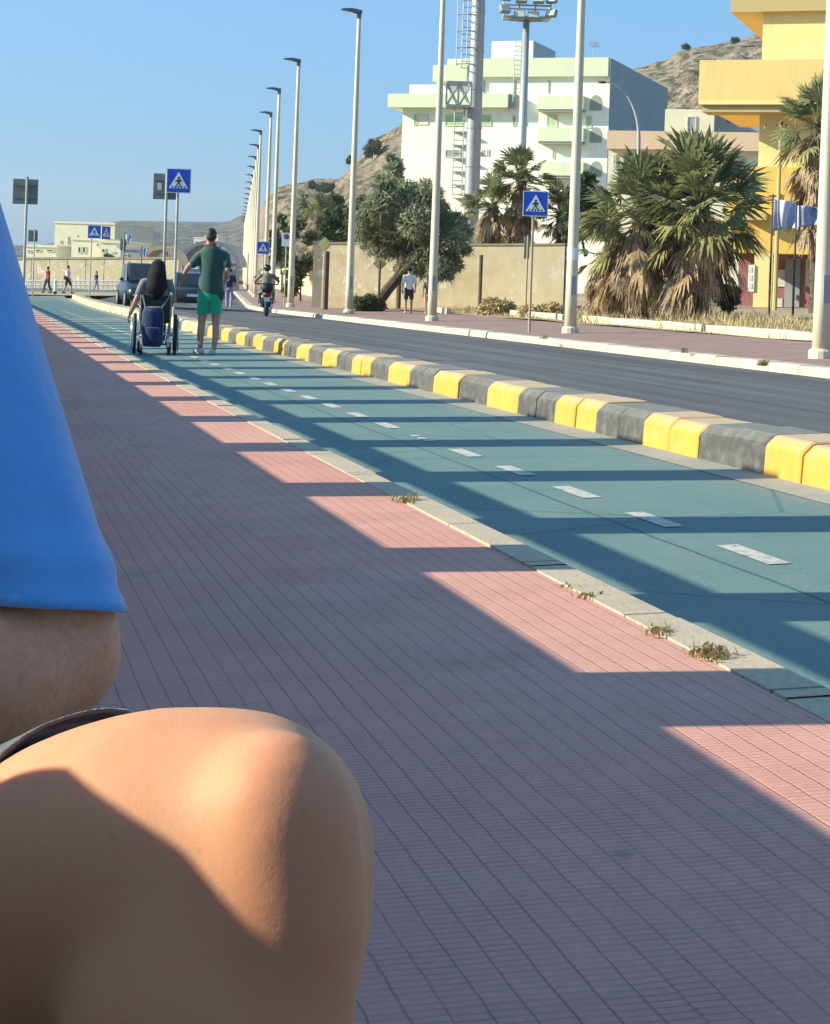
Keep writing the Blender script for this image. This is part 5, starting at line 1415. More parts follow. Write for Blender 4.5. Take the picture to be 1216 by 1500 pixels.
# ------------------------------------------------------------------ man in green beside the wheelchair
DM = 26.7
def m(u, v, dy=0.0): 
    p = W(u, v, DM); p.y += dy; return p
mn = thing('person', 'man in a dark green T-shirt and bright green shorts walking beside the wheelchair', 'person', GD(302, DM, ZL))
hdm = m(309, 346)
lsh, lel, lwr = m(292, 375), m(276, 392, -.06), m(265, 408, .08)
rsh, rel, rwr = m(327, 374), m(334, 396, -.10), m(331, 411, .12)
body = [('e', hdm, (.078, .095, .115)), ('c', m(307, 362), .06, hdm - V(0, 0, .06), .055), ('e', hdm + V(-.082, 0, -.01), (.012, .02, .03)), ('e', hdm + V(.082, 0, -.01), (.012, .02, .03)), ('e', hdm + V(-.01, .1, -.02), (.018, .025, .03)),
        ('l', [(m(307, 440), .14, .10), (m(307, 420), .135, .095), (m(309, 385), .16, .10), (m(309, 368), .13, .08), (m(308, 360), .06, .05)]),
        ('c', m(298, 374), .055, lsh, .055), ('c', m(322, 374), .055, rsh, .055),
        ('t', [lsh, lel, lwr], [.052, .042, .03]), ('t', [rsh, rel, rwr], [.052, .043, .03]),
        ('t', [m(299, 440), m(295, 474, .03), m(294, 490, -.03), m(293.5, 510)], [.088, .056, .054, .036]), ('t', [m(316, 440), m(316, 476, .04), m(316, 492, -.02), m(314, 511, -.05)], [.088, .056, .052, .036])]
body += hand(lwr, lwr - lel + V(0, .02, -.03), V(.3, .3, -.6), 1.05, .35, 1) + hand(rwr, V(-.5, .7, -.1), V(-.2, .2, -1), 1.05, .8, -1)
blob('body', body, M['skin'], mn, .011, 5)
face(hdm, V(-.1, 1, 0).normalized(), V(0, 0, 1), .1, mn)
blob('hair', [('e', hdm + V(.005, -.012, .035), (.085, .098, .095)), ('e', hdm + V(.01, -.04, -.005), (.08, .075, .08))], plain('short_brown_hair', (0.035, 0.035, 0.03), (0.02, 0.02, 0.018), 30, .6), mn, .014, 3)
def shirt_ring(u0, u1, v, ry, dy=0): a, b = m(u0, v, dy), m(u1, v, dy); return ((a + b) / 2, (b - a).length / 2, ry)
blob('t_shirt', [('l', [shirt_ring(289.5, 328, 433, .145), shirt_ring(290, 328.5, 424, .15), shirt_ring(292, 327, 405, .145), shirt_ring(293, 329, 388, .145), shirt_ring(292, 331, 374, .13), shirt_ring(296, 326, 365, .11), shirt_ring(301, 316, 358, .07)]),
                 ('c', m(300, 372), .075, m(292, 376), .078), ('c', m(292, 376), .078, m(284, 386, -.03), .075), ('c', m(322, 372), .08, m(330, 376), .082), ('c', m(329, 376), .082, m(333, 388, -.06), .080),
                 ('c', m(322, 430, -.03), .09, m(322, 436, -.03), .07)], M['greenshirt'], mn, .014, 5)
g = MB(); c_ = m(308, 357.5); g.tube([c_ + V(.085 * math.cos(q), .07 * math.sin(q) , .015 * math.sin(q)) for q in [i * math.pi / 8 for i in range(17)]], .012, 6, False); g.build('collar', plain('red_collar', (0.35, 0.06, 0.03)), mn, True)
blob('shorts', [('l', [shirt_ring(289, 327, 441, .15), shirt_ring(290, 327, 424, .145)]), ('l', [shirt_ring(287.5, 307, 460, .115), shirt_ring(289, 309, 440, .125)]), ('l', [shirt_ring(308, 325.5, 460, .115), shirt_ring(306, 327, 440, .125)])], M['greenshorts'], mn, .013, 3)
for a, b in ((m(296, 514.5, -.10), m(284.5, 514.5, .10)), (m(313, 516, -.15), m(309.5, 516.5, .08))):
    blob('shoe', [('c', a, .05, a.lerp(b, .5) + V(0, 0, -.003), .05), ('c', a.lerp(b, .5), .05, b + V(0, 0, -.01), .038)], M['shoe'], mn, .012, 3)
g = MB(); q = rwr.lerp(rel, .15); g.tube([q, q + (rel - rwr).normalized() * .03], .042, 10); w_ = g.build('watch', M['chrome'], mn)

# ------------------------------------------------------------------ wheelchair, its rider and the bag
base = GD(230, DM, ZL); base.z += 0
wc = thing('wheelchair', 'black wheelchair with pale rims rolling away along the green lane', 'wheelchair', base)
RZ = R(9)
MW = Matrix.Translation(base) @ Matrix.Rotation(RZ, 4, 'Z')
def lw(*a): return MW @ V(*a)
def torus(mb, c, r, t, ax, n=36, k=8, tilt=0.0):
    """ring round the local x axis"""
    rr = []
    for i in range(n):
        q = 2 * math.pi * i / n; rr.append(V(c[0] - math.sin(tilt) * math.sin(q) * r, c[1] + math.cos(q) * r, c[2] + math.sin(q) * r))
    vs = []
    for i in range(n):
        q = 2 * math.pi * i / n; o = V(0, math.cos(q), math.sin(q))
        for j in range(k):
            a = 2 * math.pi * j / k; vs.append(rr[i] + o * math.cos(a) * t + V(1, 0, 0) * math.sin(a) * t)
    vs = [ax @ p for p in vs]
    mb.raw(vs, [(i * k + j, i * k + (j + 1) % k, ((i + 1) % n) * k + (j + 1) % k, ((i + 1) % n) * k + j) for i in range(n) for j in range(k)])
for s in (-1, 1):
    c = (s * .30, 0, .315)
    g = MB(); torus(g, c, .285, .026, MW); wh = g.build('wheel', M['tyre'], wc, True)
    g = MB(); torus(g, (c[0] + s * .005, 0, c[2]), .258, .017, MW); torus(g, (c[0] + s * .045, 0, c[2]), .245, .012, MW); g.build('rim', M['chrome'], wh, True)
    g = MB()
    for i in range(14):
        q = 2 * math.pi * i / 14; g.tube([lw(c[0] + s * .02, 0, c[2]), lw(c[0], math.cos(q) * .25, c[2] + math.sin(q) * .25)], .003, 4)
    g.tube([lw(c[0] - .035, 0, c[2]), lw(c[0] + .035, 0, c[2])], .03, 10); g.build('spokes', M['chrome'], wh)
    c = (s * .23, -.02 + .46, .095)
    g = MB(); torus(g, c, .065, .026, MW, 20, 8); cs = g.build('caster', M['tyre'], wc, True)
    g = MB(); g.tube([lw(c[0] - s * .035, c[1], .095), lw(c[0] - s * .035, c[1], .22), lw(c[0] - s * .01, c[1] - .06, .26)], .013, 6); g.build('fork', M['chrome'], cs)
    # small rear anti-tip wheel
    c = (s * .20, -.30, .075); g = MB(); torus(g, c, .045, .022, MW, 16, 6); cs = g.build('anti_tip_wheel', M['tyre'], wc, True)
    g = MB(); g.tube([lw(c[0], -.30, .11), lw(c[0], -.2, .18), lw(c[0], -.05, .24)], .016, 6); g.build('fork', M['chrome'], cs)
g = MB()
for s in (-1, 1):
    g.tube([lw(s * .22, -.24, .93), lw(s * .22, -.13, .93), lw(s * .22, -.10, .50), lw(s * .22, .0, .30), lw(s * .22, .42, .28)], .014, 8)
    g.tube([lw(s * .22, -.10, .50), lw(s * .22, .40, .52), lw(s * .21, .50, .36), lw(s * .18, .58, .14)], .014, 8)
    g.tube([lw(s * .23, -.09, .72), lw(s * .23, .25, .72), lw(s * .23, .27, .52)], .013, 8)
g.tube([lw(-.22, -.05, .28), lw(.22, .3, .5)], .012, 6); g.tube([lw(.22, -.05, .28), lw(-.22, .3, .5)], .012, 6); g.tube([lw(-.29, 0, .315), lw(.29, 0, .315)], .014, 8)
g.build('frame', M['chrome'], wc, True)
g = MB(); g.box(-.21, .21, -.08, .40, .485, .525, MW); g.build('seat', M['blackvinyl'], wc, bevel=.015)
g = MB(); g.box(-.215, .215, -.135, -.105, .52, .90, MW); g.build('backrest', M['blackvinyl'], wc, bevel=.012)
for s in (-1, 1):
    g = MB(); g.tube([lw(s * .22, -.25, .93), lw(s * .22, -.34, .925)], .021, 8); g.build('push_handle', M['blackvinyl' if s < 0 else 'white'], wc)
    g = MB(); g.box(s * .23 - .03, s * .23 + .03, -.05, .24, .735, .76, MW); g.build('armrest', M['white' if s < 0 else 'blackvinyl'], wc, bevel=.008)
    g = MB(); g.box(s * .11 - .08, s * .11 + .08, .54, .70, .12, .14, MW); g.build('footrest', M['blackvinyl'], wc)
bg_ = thing('backpack', 'navy blue bag hanging from the back of the wheelchair', 'bag', lw(0, -.24, .12))
blob('bag_body', [('l', [(lw(-.04, -.225, .13), .13, .06), (lw(-.04, -.225, .19), .16, .085), (lw(-.04, -.225, .45), .168, .092), (lw(-.04, -.225, .66), .16, .085), (lw(-.04, -.22, .73), .12, .05)])], M['navy'], bg_, .014, 4)
g = MB(); g.tube([lw(-.20, -.16, .90), lw(-.15, -.23, .70)], .012, 6); g.tube([lw(.20, -.16, .90), lw(.08, -.23, .70)], .012, 6); g.build('strap', M['greytop'], bg_)
blob('front_pocket', [('l', [(lw(-.04, -.305, .20), .11, .03), (lw(-.04, -.31, .32), .115, .032), (lw(-.04, -.305, .42), .11, .03)])], M['navy'], bg_, .012, 3)
wo = thing('person', 'woman with long black hair and a grey top seated in the wheelchair', 'person', lw(0, .05, .53))
hw = lw(.02, .08, 1.30)
ls, le, lh = lw(-.19, .02, 1.08), lw(-.29, -.02, .83), lw(-.375, .05, .60)
rs_, re, rh = lw(.19, .02, 1.08), lw(.27, .05, .84), lw(.24, .27, .78)
body = [('e', hw, (.075, .09, .112)), ('c', lw(0, .04, 1.12), .05, hw - V(0, 0, .06), .05), ('e', lw(.02, .18, 1.28), (.018, .02, .03)),
        ('l', [(lw(0, .03, .54), .16, .12), (lw(0, .0, .72), .13, .10), (lw(0, .0, .95), .145, .10), (lw(0, .02, 1.08), .13, .08), (lw(0, .03, 1.13), .06, .05)]),
        ('c', lw(-.12, .02, 1.08), .05, ls, .05), ('c', lw(.12, .02, 1.08), .05, rs_, .05), ('t', [ls, le, lh], [.048, .040, .028]), ('t', [rs_, re, rh], [.048, .038, .028]),
        ('t', [lw(-.09, .05, .60), lw(-.11, .46, .60), lw(-.11, .56, .20)], [.085, .06, .042]), ('t', [lw(.09, .05, .60), lw(.11, .46, .60), lw(.11, .56, .20)], [.085, .06, .042]),
        ('c', lw(-.11, .55, .175), .035, lw(-.11, .68, .165), .028), ('c', lw(.11, .55, .175), .035, lw(.11, .68, .165), .028)]
body += hand(lh, lh - le, V(1, 0, -.2), .92, .7, 1) + hand(rh, V(-.2, 1, -.1), V(0, 0, -1), .92, .4, -1)
blob('body', body, M['skin'], wo, .011, 5)
face(hw, V(-.1, 1, 0).normalized(), V(0, 0, 1), .098, wo)
blob('hair', [('e', hw + V(0, -.01, .025), (.115, .115, .115)), ('t', [hw + V(0, -.05, .0), lw(.0, -.07, 1.16), lw(-.01, -.10, 1.02), lw(-.01, -.13, .92)], [.12, .15, .155, .09]), ('c', hw + V(-.05, -.03, -.04), .07, lw(-.10, -.07, 1.02), .055), ('c', hw + V(.05, -.03, -.04), .07, lw(.11, -.07, 1.02), .055)], M['hair'], wo, .014, 4)
blob('top', [('l', [(lw(0, .02, .56), .175, .135), (lw(0, .0, .75), .15, .12), (lw(0, .0, .95), .165, .12), (lw(0, .02, 1.08), .15, .10), (lw(0, .03, 1.14), .07, .06)]), ('c', lw(-.14, .02, 1.08), .066, ls, .066), ('c', ls, .066, ls.lerp(le, .62), .062), ('c', lw(.14, .02, 1.08), .066, rs_, .066), ('c', rs_, .066, rs_.lerp(re, .62), .062)], M['greytop'], wo, .013, 4)
blob('trousers', [('t', [lw(-.09, .05, .61), lw(-.11, .46, .605), lw(-.11, .56, .22)], [.098, .074, .056]), ('t', [lw(.09, .05, .61), lw(.11, .46, .605), lw(.11, .56, .22)], [.098, .074, .056]), ('e', lw(0, .04, .60), (.18, .14, .09))], M['trouser_dark'], wo, .014, 4)
for s in (-1, 1): blob('shoe', [('c', lw(s * .11, .54, .185), .045, lw(s * .11, .70, .175), .036)], M['shoe'], wo, .012, 3)

# ------------------------------------------------------------------ walkers
def walker(label, u, d, zr, H, face_rz, top, bottom, shorts=False, stride=.22, group=None, hair='hair', long_hair=False, bag=None, sleeves=True):
    """a person of height H walking along local +y; face_rz turns the walk"""
    b = GD(u, d, zr); t = thing('person', label, 'person', b, 0, group)
    X = Matrix.Translation(b) @ Matrix.Rotation(face_rz, 4, 'Z') @ Matrix.Scale(H / 1.75, 4)
    k = H / 1.75
    p = lambda x, y, z: X @ V(x, y, z)
    st = stride
    head = p(0, .03, 1.63); legs = []
    for s, f in ((-1, st), (1, -st)):
        hip, kn_, an = p(s * .09, 0, .92), p(s * .10, f * .55 + .05, .50), p(s * .09, f * 1.0 - (.04 if f < 0 else 0), .09)
        legs.append((hip, kn_, an, p(s * .10, f + .14, .045), s))
    arms = []
    for s, f in ((-1, -st), (1, st)):
        arms.append((p(s * .19, 0, 1.40), p(s * .25, f * .5 - .05, 1.13), p(s * .25, f * 1.0 + .06, .90)))
    B = [('e', head, (.078 * k, .092 * k, .115 * k)), ('c', p(0, 0, 1.42), .055 * k, p(0, .02, 1.58), .05 * k), ('c', p(0, .1, 1.61), .02 * k, p(0, .13, 1.60), .016 * k),
         ('l', [(p(0, 0, .88), .14 * k, .10 * k), (p(0, 0, 1.1), .125 * k, .095 * k), (p(0, 0, 1.34), .15 * k, .10 * k), (p(0, 0, 1.46), .07 * k, .06 * k)])]
    for a, e, w_ in arms:
        B += [('c', p(0, 0, 1.40), .05 * k, a, .05 * k), ('t', [a, e, w_], [.048 * k, .04 * k, .028 * k])] + hand(w_, w_ - e, p(0, 1, 0) - p(0, 0, 0), k * 1.1, .5, 1)
    for hip, kn_, an, toe_, s in legs: B += [('t', [hip, kn_, an], [.085 * k, .056 * k, .038 * k]), ('c', an - V(0, 0, .035 * k), .035 * k, toe_, .03 * k)]
    blob('body', B, M['skin'], t, .016, 3)
    hp = [('e', head + V(0, 0, .03 * k) - (p(0, 1, 0) - p(0, 0, 0)) * .02, (.088 * k, .098 * k, .10 * k))]
    if long_hair: hp += [('t', [head, p(0, -.08, 1.45), p(0, -.10, 1.25)], [.085 * k, .09 * k, .05 * k])]
    blob('hair', hp, M[hair], t, .018, 2)
    S = [('l', [(p(0, 0, .90), .165 * k, .12 * k), (p(0, 0, 1.1), .15 * k, .115 * k), (p(0, 0, 1.34), .17 * k, .12 * k), (p(0, 0, 1.44), .12 * k, .09 * k), (p(0, 0, 1.49), .06 * k, .055 * k)])]
    for a, e, w_ in arms: S += [('c', p(0, 0, 1.39), .065 * k, a, .066 * k), ('c', a, .066 * k, a.lerp(e, .8), .064 * k)]
    blob('shirt', S, top, t, .018, 3)
    T = [('l', [(p(0, 0, .80), .165 * k, .125 * k), (p(0, 0, .96), .15 * k, .115 * k)])]
    for hip, kn_, an, toe_, s in legs:
        T += [('t', [hip, hip.lerp(kn_, .8)], [.10 * k, .088 * k])] if shorts else [('t', [hip, kn_, an + V(0, 0, .03 * k)], [.10 * k, .075 * k, .06 * k])]
    blob('shorts' if shorts else 'trousers', T, bottom, t, .018, 3)
    for hip, kn_, an, toe_, s in legs: blob('shoe', [('c', an - V(0, 0, .04 * k), .045 * k, toe_, .04 * k)], M['shoe'], t, .018, 2)
    if bag: blob('shoulder_bag', [('e', p(.22, -.12, 1.0), (.10 * k, .14 * k, .15 * k))], bag, t, .02, 2)
    return t
C_white = mat_cloth('white_shirt_cloth', (0.72, 0.70, 0.68), (0.66, 0.64, 0.62), 6, 200)
C_black = mat_cloth('black_shorts_cloth', (0.02, 0.018, 0.02), (0.03, 0.028, 0.03), 6, 200)
C_red = mat_cloth('red_shirt_cloth', (0.62, 0.055, 0.025), (0.55, 0.045, 0.02), 6, 200)
C_pink = mat_cloth('pink_shorts_cloth', (0.62, 0.32, 0.36), (0.55, 0.28, 0.33), 6, 200)
C_lav = mat_cloth('lavender_trousers_cloth', (0.30, 0.28, 0.42), (0.26, 0.24, 0.37), 6, 200)
C_navy = mat_cloth('dark_navy_cloth', (0.02, 0.025, 0.05), (0.03, 0.035, 0.065), 6, 200)
C_tan = plain('tan_bag_leather', (0.16, 0.09, 0.045))
walker('man in a white shirt and black shorts walking away past the ochre wall', 600, 63.5, ZK, 1.66, R(6), C_white, C_black, True, .14)
walker('slight figure in pink shorts half hidden behind the lamp post', 628.5, 63.0, ZK, 1.36, R(4), M['greytop'], C_pink, True, .12, long_hair=True)
walker('pedestrian in lavender trousers mostly hidden behind the man in green', 337, 71, -.29, 1.62, R(5), C_navy, C_lav, False, .10)
walker('pedestrian in a bright red shirt and dark trousers crossing far down the lane', 70.5, 118, -.10, 1.76, R(75), C_red, C_navy, False, .2)
walker('pedestrian in a white shirt and black shorts crossing far down the lane', 100, 114, -.10, 1.80, R(-100), C_white, C_black, True, .24, bag=C_tan)
walker('dark clothed figure beyond the junction island sign, against the cream wall', 141.5, 130, -.10, 1.5, R(-90), C_navy, C_lav, False, .15)
# bollard between the two far pedestrians
b = GD(82, 115, -.10); t = thing('bollard', 'small white bollard between the red and the white shirted pedestrians', 'bollard', b)
g = MB(); g.tube([b - V(0, 0, .05), b + V(0, 0, .75)], [.11, .10], 10); g.build('shaft', M['pale2'], t)
g = MB(); g.sphere(b + V(0, 0, .78), .12, 10); g.build('bollard_cap', M['pale2'], t, True)

# ================================================================== VEHICLES
M['carblack'] = plain('dark_car_paint', (0.012, 0.02, 0.028), None, rough=.22, spec=.6)
M['cargrey'] = plain('charcoal_car_paint', (0.03, 0.035, 0.042), None, rough=.22, spec=.6)
M['carglass'] = plain('car_glass', (0.025, 0.03, 0.035), None, rough=.05, spec=.8)
M['lamp'] = plain('headlamp_glass', (0.75, 0.78, 0.8), None, rough=.1, spec=.8)
M['tail'] = plain('tail_lamp_red', (0.35, 0.015, 0.012), None, rough=.2)
M['plastic'] = plain('black_plastic', (0.015, 0.015, 0.017), None, rough=.55)
def car(label, loc, rz, paint, front=True, suv=True, L=4.2, Wd=1.8, H=1.7):
    """local +y is the end turned to the viewer"""
    t = thing('parked_car' if False else 'car', label, 'car', loc)
    X = Matrix.Translation(loc) @ Matrix.Rotation(rz, 4, 'Z')
    def sect(y, w, z0, z1, k=.12):
        pts = []
        for x, z in ((-w, z0 + k), (-w + k * .4, z0), (w - k * .4, z0), (w, z0 + k), (w, z1 - k), (w - k, z1), (-w + k, z1), (-w, z1 - k)): pts.append(X @ V(x, y, z))
        return pts
    h = Wd / 2; zb = .95 if suv else .86
    g = MB(); g.loft([sect(y, w, a, b) for y, w, a, b in ((-L / 2, h * .86, .42, zb - .1), (-L / 2 + .12, h * .95, .30, zb), (-L / 2 + .8, h, .24, zb + .03), (0, h, .22, zb + .04), (L / 2 - .95, h, .24, zb + .02), (L / 2 - .2, h * .95, .28, zb - .14), (L / 2, h * .84, .36, zb - .24))]); bd = g.build('body', paint, t, True, .0)
    y0, y1 = (-L / 2 + (.18 if suv else .75), L / 2 - 1.15)
    g = MB(); g.loft([sect(y, w, zb - .06, z, .10) for y, w, z in ((y0, h * .82, zb + .08), (y0 + .45, h * .80, H - .06), (0, h * .80, H), (y1 - .75, h * .79, H - .05), (y1, h * .86, zb + .05))]); cb = g.build('cabin', paint, t, True)
    zt = H - .1; zl = zb + .09
    def pane(poly, nm='window', mat='carglass', par=None, off=V(0, 0, 0)):
        n_ = (Vector(poly[1]) - Vector(poly[0])).cross(Vector(poly[2]) - Vector(poly[0])).normalized()
        P = [X @ (Vector(q) + n_ * .012 + off) for q in poly]; Q = [X @ (Vector(q) - n_ * .012 + off) for q in poly]; k = len(poly)
        g = MB(); g.raw(P + Q, [tuple(range(k)), tuple(range(2 * k - 1, k - 1, -1))] + [(i, k + i, k + (i + 1) % k, (i + 1) % k) for i in range(k)]); return g.build(nm, M[mat], par or t)
    a = h * .74
    pane([(-a * 1.04, y1 - .02, zl), (a * 1.04, y1 - .02, zl), (a * .93, y1 - .70, zt), (-a * .93, y1 - .70, zt)], 'windscreen', off=V(0, .03, .03))
    pane([(a * 1.0, y0 + .03, zl), (-a * 1.0, y0 + .03, zl), (-a * .93, y0 + .42, zt), (a * .93, y0 + .42, zt)], 'rear_window', off=V(0, -.03, .02))
    for s in (-1, 1):
        for ya, yb in ((y0 + .55, y0 + 1.35), (y0 + 1.45, y1 - .75)):
            pane([(s * h * .835, ya, zl), (s * h * .845, yb + .25 * (yb > 0), zl), (s * h * .80, yb, zt - .02), (s * h * .80, ya, zt - .02)], 'side_window')
        g = MB(); g.sphere(X @ V(s * (h + .10), y1 - .25, zb + .16), .1, 8, (1, .6, .75)); g.build('wing_mirror', paint, t, True)
        g = MB(); g.sphere(X @ V(s * h * .70, L / 2 - .09, zb - .34), .13, 10, (1.25, .6, .7)); g.build('headlight', M['lamp'], t, True)
        g = MB(); g.sphere(X @ V(s * h * .72, L / 2 - .04, .47), .075, 8); g.build('fog_lamp', M['lamp'], t, True)
        g = MB(); g.box(s * h * .80 - .1, s * h * .80 + .1, -L / 2 - .02, -L / 2 + .12, zb - .30, zb - .10, X); g.build('tail_light', M['tail'], t, bevel=.03)
        for y in (-L / 2 + .8, L / 2 - .82):
            g = MB(); g.tube([X @ V(s * (h - .2), y, .33), X @ V(s * (h + .015), y, .33)], .33, 20); wh = g.build('wheel', M['tyre'], t)
            g = MB(); g.tube([X @ V(s * (h + .016), y, .33), X @ V(s * (h + .03), y, .33)], .21, 16); g.build('rim', M['chrome'], wh)
    for y, sgn in ((L / 2, 1), (-L / 2, -1)):
        g = MB(); g.box(-.26, .26, y + sgn * .02 - .01, y + sgn * .02 + .01, .52, .63, X); g.build('number_plate', M['white'], t)
    g = MB(); g.box(-.55, .55, L / 2 - .04, L / 2 + .008, .66, .76, X); g.build('grille', M['plastic'], t)
    g = MB(); g.box(-h * .8, h * .8, -L / 2 - .05, -L / 2 + .1, .34, .50, X); g.box(-h * .78, h * .78, L / 2 - .1, L / 2 + .03, .30, .46, X); g.build('bumper', M['plastic'], t, bevel=.04)
    return t
car('dark off road car approaching behind the seated woman, headlamps glinting', GD(213, 75, -.24), R(180 + 16), M['carblack'], True, True, 4.3, 1.95, 1.80)
car('charcoal car seen from behind between the seated woman and the man in green', GD(281, 73, -.32), R(10), M['cargrey'], False, False, 4.1, 1.78, 1.50)
# the second car shows its tail: turn it round
bpy.data.objects['car.001'].rotation_euler = (0, 0, 0)

# scooter and rider
b = GD(391.5, 62.8, -.40); X = Matrix.Translation(b) @ Matrix.Rotation(R(6), 4, 'Z') @ Matrix.Scale(1.06, 4)
t = thing('scooter', 'dark motor scooter riding away on the road before the far lamp posts', 'motor scooter', b)
q = lambda x, y, z: X @ V(x, y, z)
for y in (-.62, .68):
    g = MB(); torus(g, (0, y, .27), .20, .07, X, 24, 8); wh = g.build('wheel', M['tyre'], t, True)
    g = MB(); g.tube([q(-.05, y, .27), q(.05, y, .27)], .14, 14); g.build('rim', M['chrome'], wh)
def lb(name, secs, mat):
    g = MB(); g.loft([[q(x * w, y, z0 + (z1 - z0) * zz_) for x, zz_ in ((-1, .2), (-.8, 0), (.8, 0), (1, .2), (1, .75), (.7, 1), (-.7, 1), (-1, .75))] for y, w, z0, z1 in secs]); return g.build(name, mat, t, True)
lb('tail_body', [(-.85, .10, .66, .80), (-.6, .17, .48, .82), (-.2, .19, .42, .78), (.05, .16, .30, .45)], M['carblack'])
lb('floor_board', [(.0, .17, .28, .36), (.5, .17, .28, .36)], M['plastic'])
lb('leg_shield', [(.46, .26, .3, .98), (.56, .24, .3, 1.02), (.66, .12, .5, .95)], M['carblack'])
lb('seat', [(-.78, .13, .80, .90), (-.4, .17, .77, .88), (.02, .15, .76, .85)], M['blackvinyl'])
lb('top_box', [(-1.02, .19, .84, 1.10), (-.72, .20, .84, 1.12)], M['plastic'])
g = MB(); g.tube([q(-.38, .48, 1.06), q(0, .55, 1.08), q(.38, .48, 1.06)], .02, 8); g.build('handlebar', M['plastic'], t)
for s in (-1, 1):
    g = MB(); g.tube([q(s * .28, .5, 1.08), q(s * .36, .5, 1.24)], .01, 5); g.sphere(q(s * .37, .49, 1.28), .07, 8, (1, .3, .7)); g.build('mirror', M['plastic'], t)
    g = MB(); g.sphere(q(s * .14, -.86, .66), .05, 8); g.build('indicator', M['signyellow'], t)
g = MB(); g.box(-.1, .1, -.92, -.90, .50, .64, X); g.build('number_plate', M['white'], t)
g = MB(); g.sphere(q(0, -.88, .74), .07, 8, (1.3, .5, .7)); g.build('tail_light', M['tail'], t)
g = MB(); g.tube([q(.16, -.1, .26), q(.17, -.75, .36)], [.035, .055], 8); g.build('exhaust', M['chrome'], t)
rd = thing('person', 'rider in a dark helmet, arms spread to the handlebar, on the motor scooter', 'person', q(0, -.25, .86))
H_ = q(0, -.12, 1.58)
ar = [(q(s * .20, -.18, 1.36), q(s * .40, .08, 1.17), q(s * .38, .42, 1.09)) for s in (-1, 1)]
lg = [(q(s * .10, -.25, .92), q(s * .22, .15, .80), q(s * .18, .22, .40)) for s in (-1, 1)]
B = [('e', H_, (.08, .09, .11)), ('c', q(0, -.18, 1.38), .055, H_ - V(0, 0, .05), .055), ('l', [(q(0, -.26, .88), .15, .12), (q(0, -.25, 1.1), .14, .11), (q(0, -.19, 1.34), .16, .11), (q(0, -.18, 1.44), .07, .06)])]
for a, e, w_ in ar: B += [('c', q(0, -.18, 1.37), .05, a, .05), ('t', [a, e, w_], [.05, .042, .03])] + hand(w_, q(0, 1, 0) - q(0, 0, 0), V(0, 0, -1), 1.05, 1.0, 1)
for a, e, w_ in lg: B += [('t', [a, e, w_], [.09, .06, .04]), ('c', w_ - V(0, 0, .02), .04, w_ + (q(0, 1, 0) - q(0, 0, 0)) * .15 - V(0, 0, .03), .03)]
blob('body', B, M['skin'], rd, .016, 3)
blob('helmet', [('e', H_ + V(0, -.01, .03), (.135, .15, .14))], M['carblack'], rd, .014, 2)
blob('jacket', [('l', [(q(0, -.27, .88), .18, .15), (q(0, -.25, 1.1), .17, .14), (q(0, -.19, 1.34), .19, .13), (q(0, -.18, 1.45), .08, .07)])] + [('c', q(0, -.18, 1.36), .07, a, .07) for a, e, w_ in ar] + [('c', a, .07, a.lerp(e, .85), .062) for a, e, w_ in ar], mat_cloth('grey_brown_shirt_cloth', (0.20, 0.165, 0.15), (0.15, 0.125, 0.115), 5, 200), rd, .016, 3)
blob('trousers', [('t', [a, e, w_ + V(0, 0, .05)], [.10, .075, .055]) for a, e, w_ in lg] + [('e', q(0, -.25, .92), (.18, .15, .09))], C_navy, rd, .016, 3)
for a, e, w_ in lg: blob('shoe', [('c', w_ - V(0, 0, .03), .048, w_ + (q(0, 1, 0) - q(0, 0, 0)) * .15 - V(0, 0, .04), .04)], M['shoe'], rd, .016, 2)
HAZE = 0.00015
# the air: an even pale haze over the whole scene, sky outside it
g = MB(); g.box(-3100, 3100, -90, 3600, -8, 150)
hz = bpy.data.materials.new('haze'); hz.use_nodes = True; _t = hz.node_tree
_t.nodes.remove(_t.nodes['Principled BSDF']); _v = _t.nodes.new('ShaderNodeVolumePrincipled')
_v.inputs['Color'].default_value = (.92, .95, 1, 1); _v.inputs['Density'].default_value = HAZE; _v.inputs['Anisotropy'].default_value = .2
_t.links.new(_v.outputs[0], _t.nodes['Material Output'].inputs['Volume'])
hb = g.build('haze', hz); tag(hb, kind='stuff')
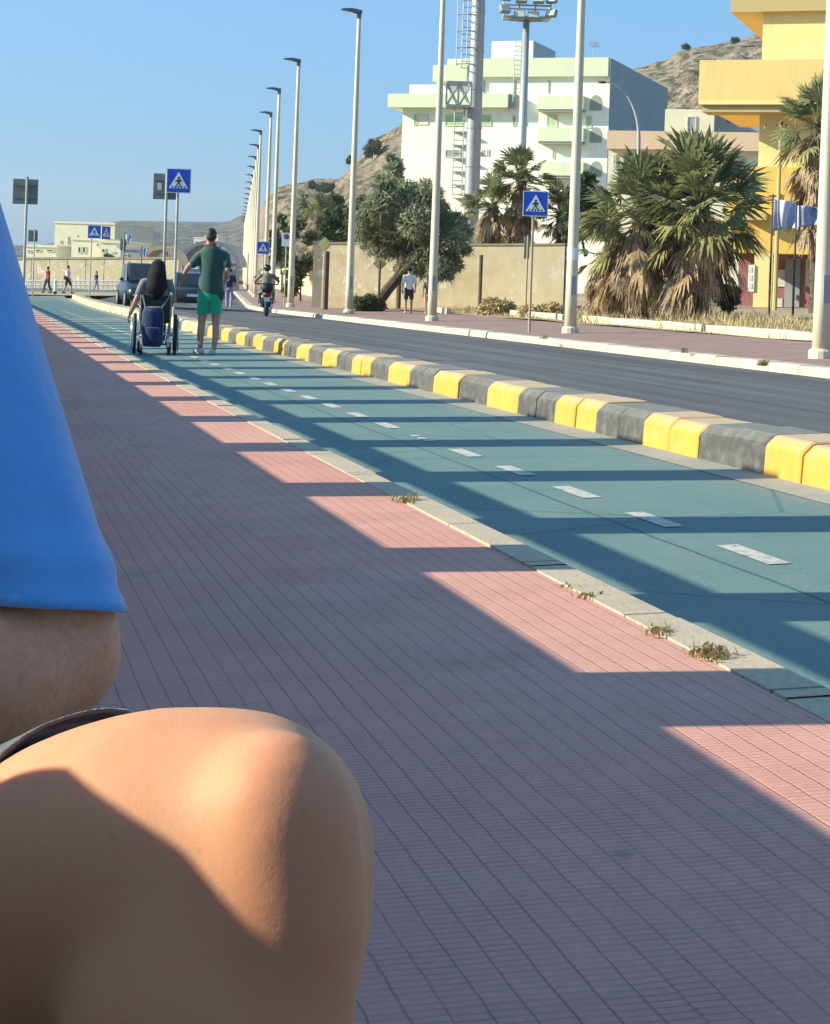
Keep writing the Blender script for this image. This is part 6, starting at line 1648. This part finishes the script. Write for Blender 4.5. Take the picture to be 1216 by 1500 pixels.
# ================================================================== CAMERA, SUN, SKY
cam = bpy.data.cameras.new('camera'); co = bpy.data.objects.new('camera', cam); COL.objects.link(co)
cam.sensor_fit = 'AUTO'; cam.sensor_width = 36; cam.lens = 36 * F / 1500
cam.shift_y = -(750 - V0) / 1500; cam.clip_start = .05; cam.clip_end = 8000
co.matrix_world = Matrix(((cr, -sr, 0, CAM.x), (0, 0, -1, CAM.y), (sr, cr, 0, CAM.z), (0, 0, 0, 1)))
sc.camera = co
EL = R(24.5); AZ = (-1.0, -0.055)                       # towards the sun: low, from the left
sd = Vector((AZ[0] * math.cos(EL), AZ[1] * math.cos(EL), math.sin(EL))).normalized()
sun = bpy.data.lights.new('sun', 'SUN'); so = bpy.data.objects.new('sun', sun); COL.objects.link(so)
sun.energy = 3.15; sun.angle = R(.5); sun.color = (1.0, .94, .70)
so.rotation_euler = sd.to_track_quat('Z', 'Y').to_euler(); so.location = (-20, 0, 20)
GAM, TINT = .4, (.56, 1.04, 1.42)
wd = bpy.data.worlds.new('World'); sc.world = wd; wd.use_nodes = True
nt = wd.node_tree; bg = nt.nodes['Background']; sky = nt.nodes.new('ShaderNodeTexSky'); sky.sky_type = 'NISHITA'
sky.sun_disc = False; sky.sun_elevation = EL; sky.sun_rotation = math.atan2(sd.x, sd.y)
sky.altitude = 0; sky.air_density = 0.8; sky.dust_density = 3.2; sky.ozone_density = 6.0
gm = nt.nodes.new('ShaderNodeGamma'); gm.inputs[1].default_value = GAM; nt.links.new(sky.outputs[0], gm.inputs[0])
mu = nt.nodes.new('ShaderNodeMix'); mu.data_type = 'RGBA'; mu.blend_type = 'MULTIPLY'; mu.inputs[0].default_value = 1; mu.inputs[7].default_value = (*TINT, 1)
nt.links.new(gm.outputs[0], mu.inputs[6]); nt.links.new(mu.outputs[2], bg.inputs[0]); bg.inputs[1].default_value = 0.134
sc.view_settings.view_transform = 'Standard'; sc.view_settings.look = 'None'; sc.view_settings.exposure = 1.55; sc.view_settings.gamma = 1
sc.cycles.max_bounces = 6; sc.cycles.use_denoising = True
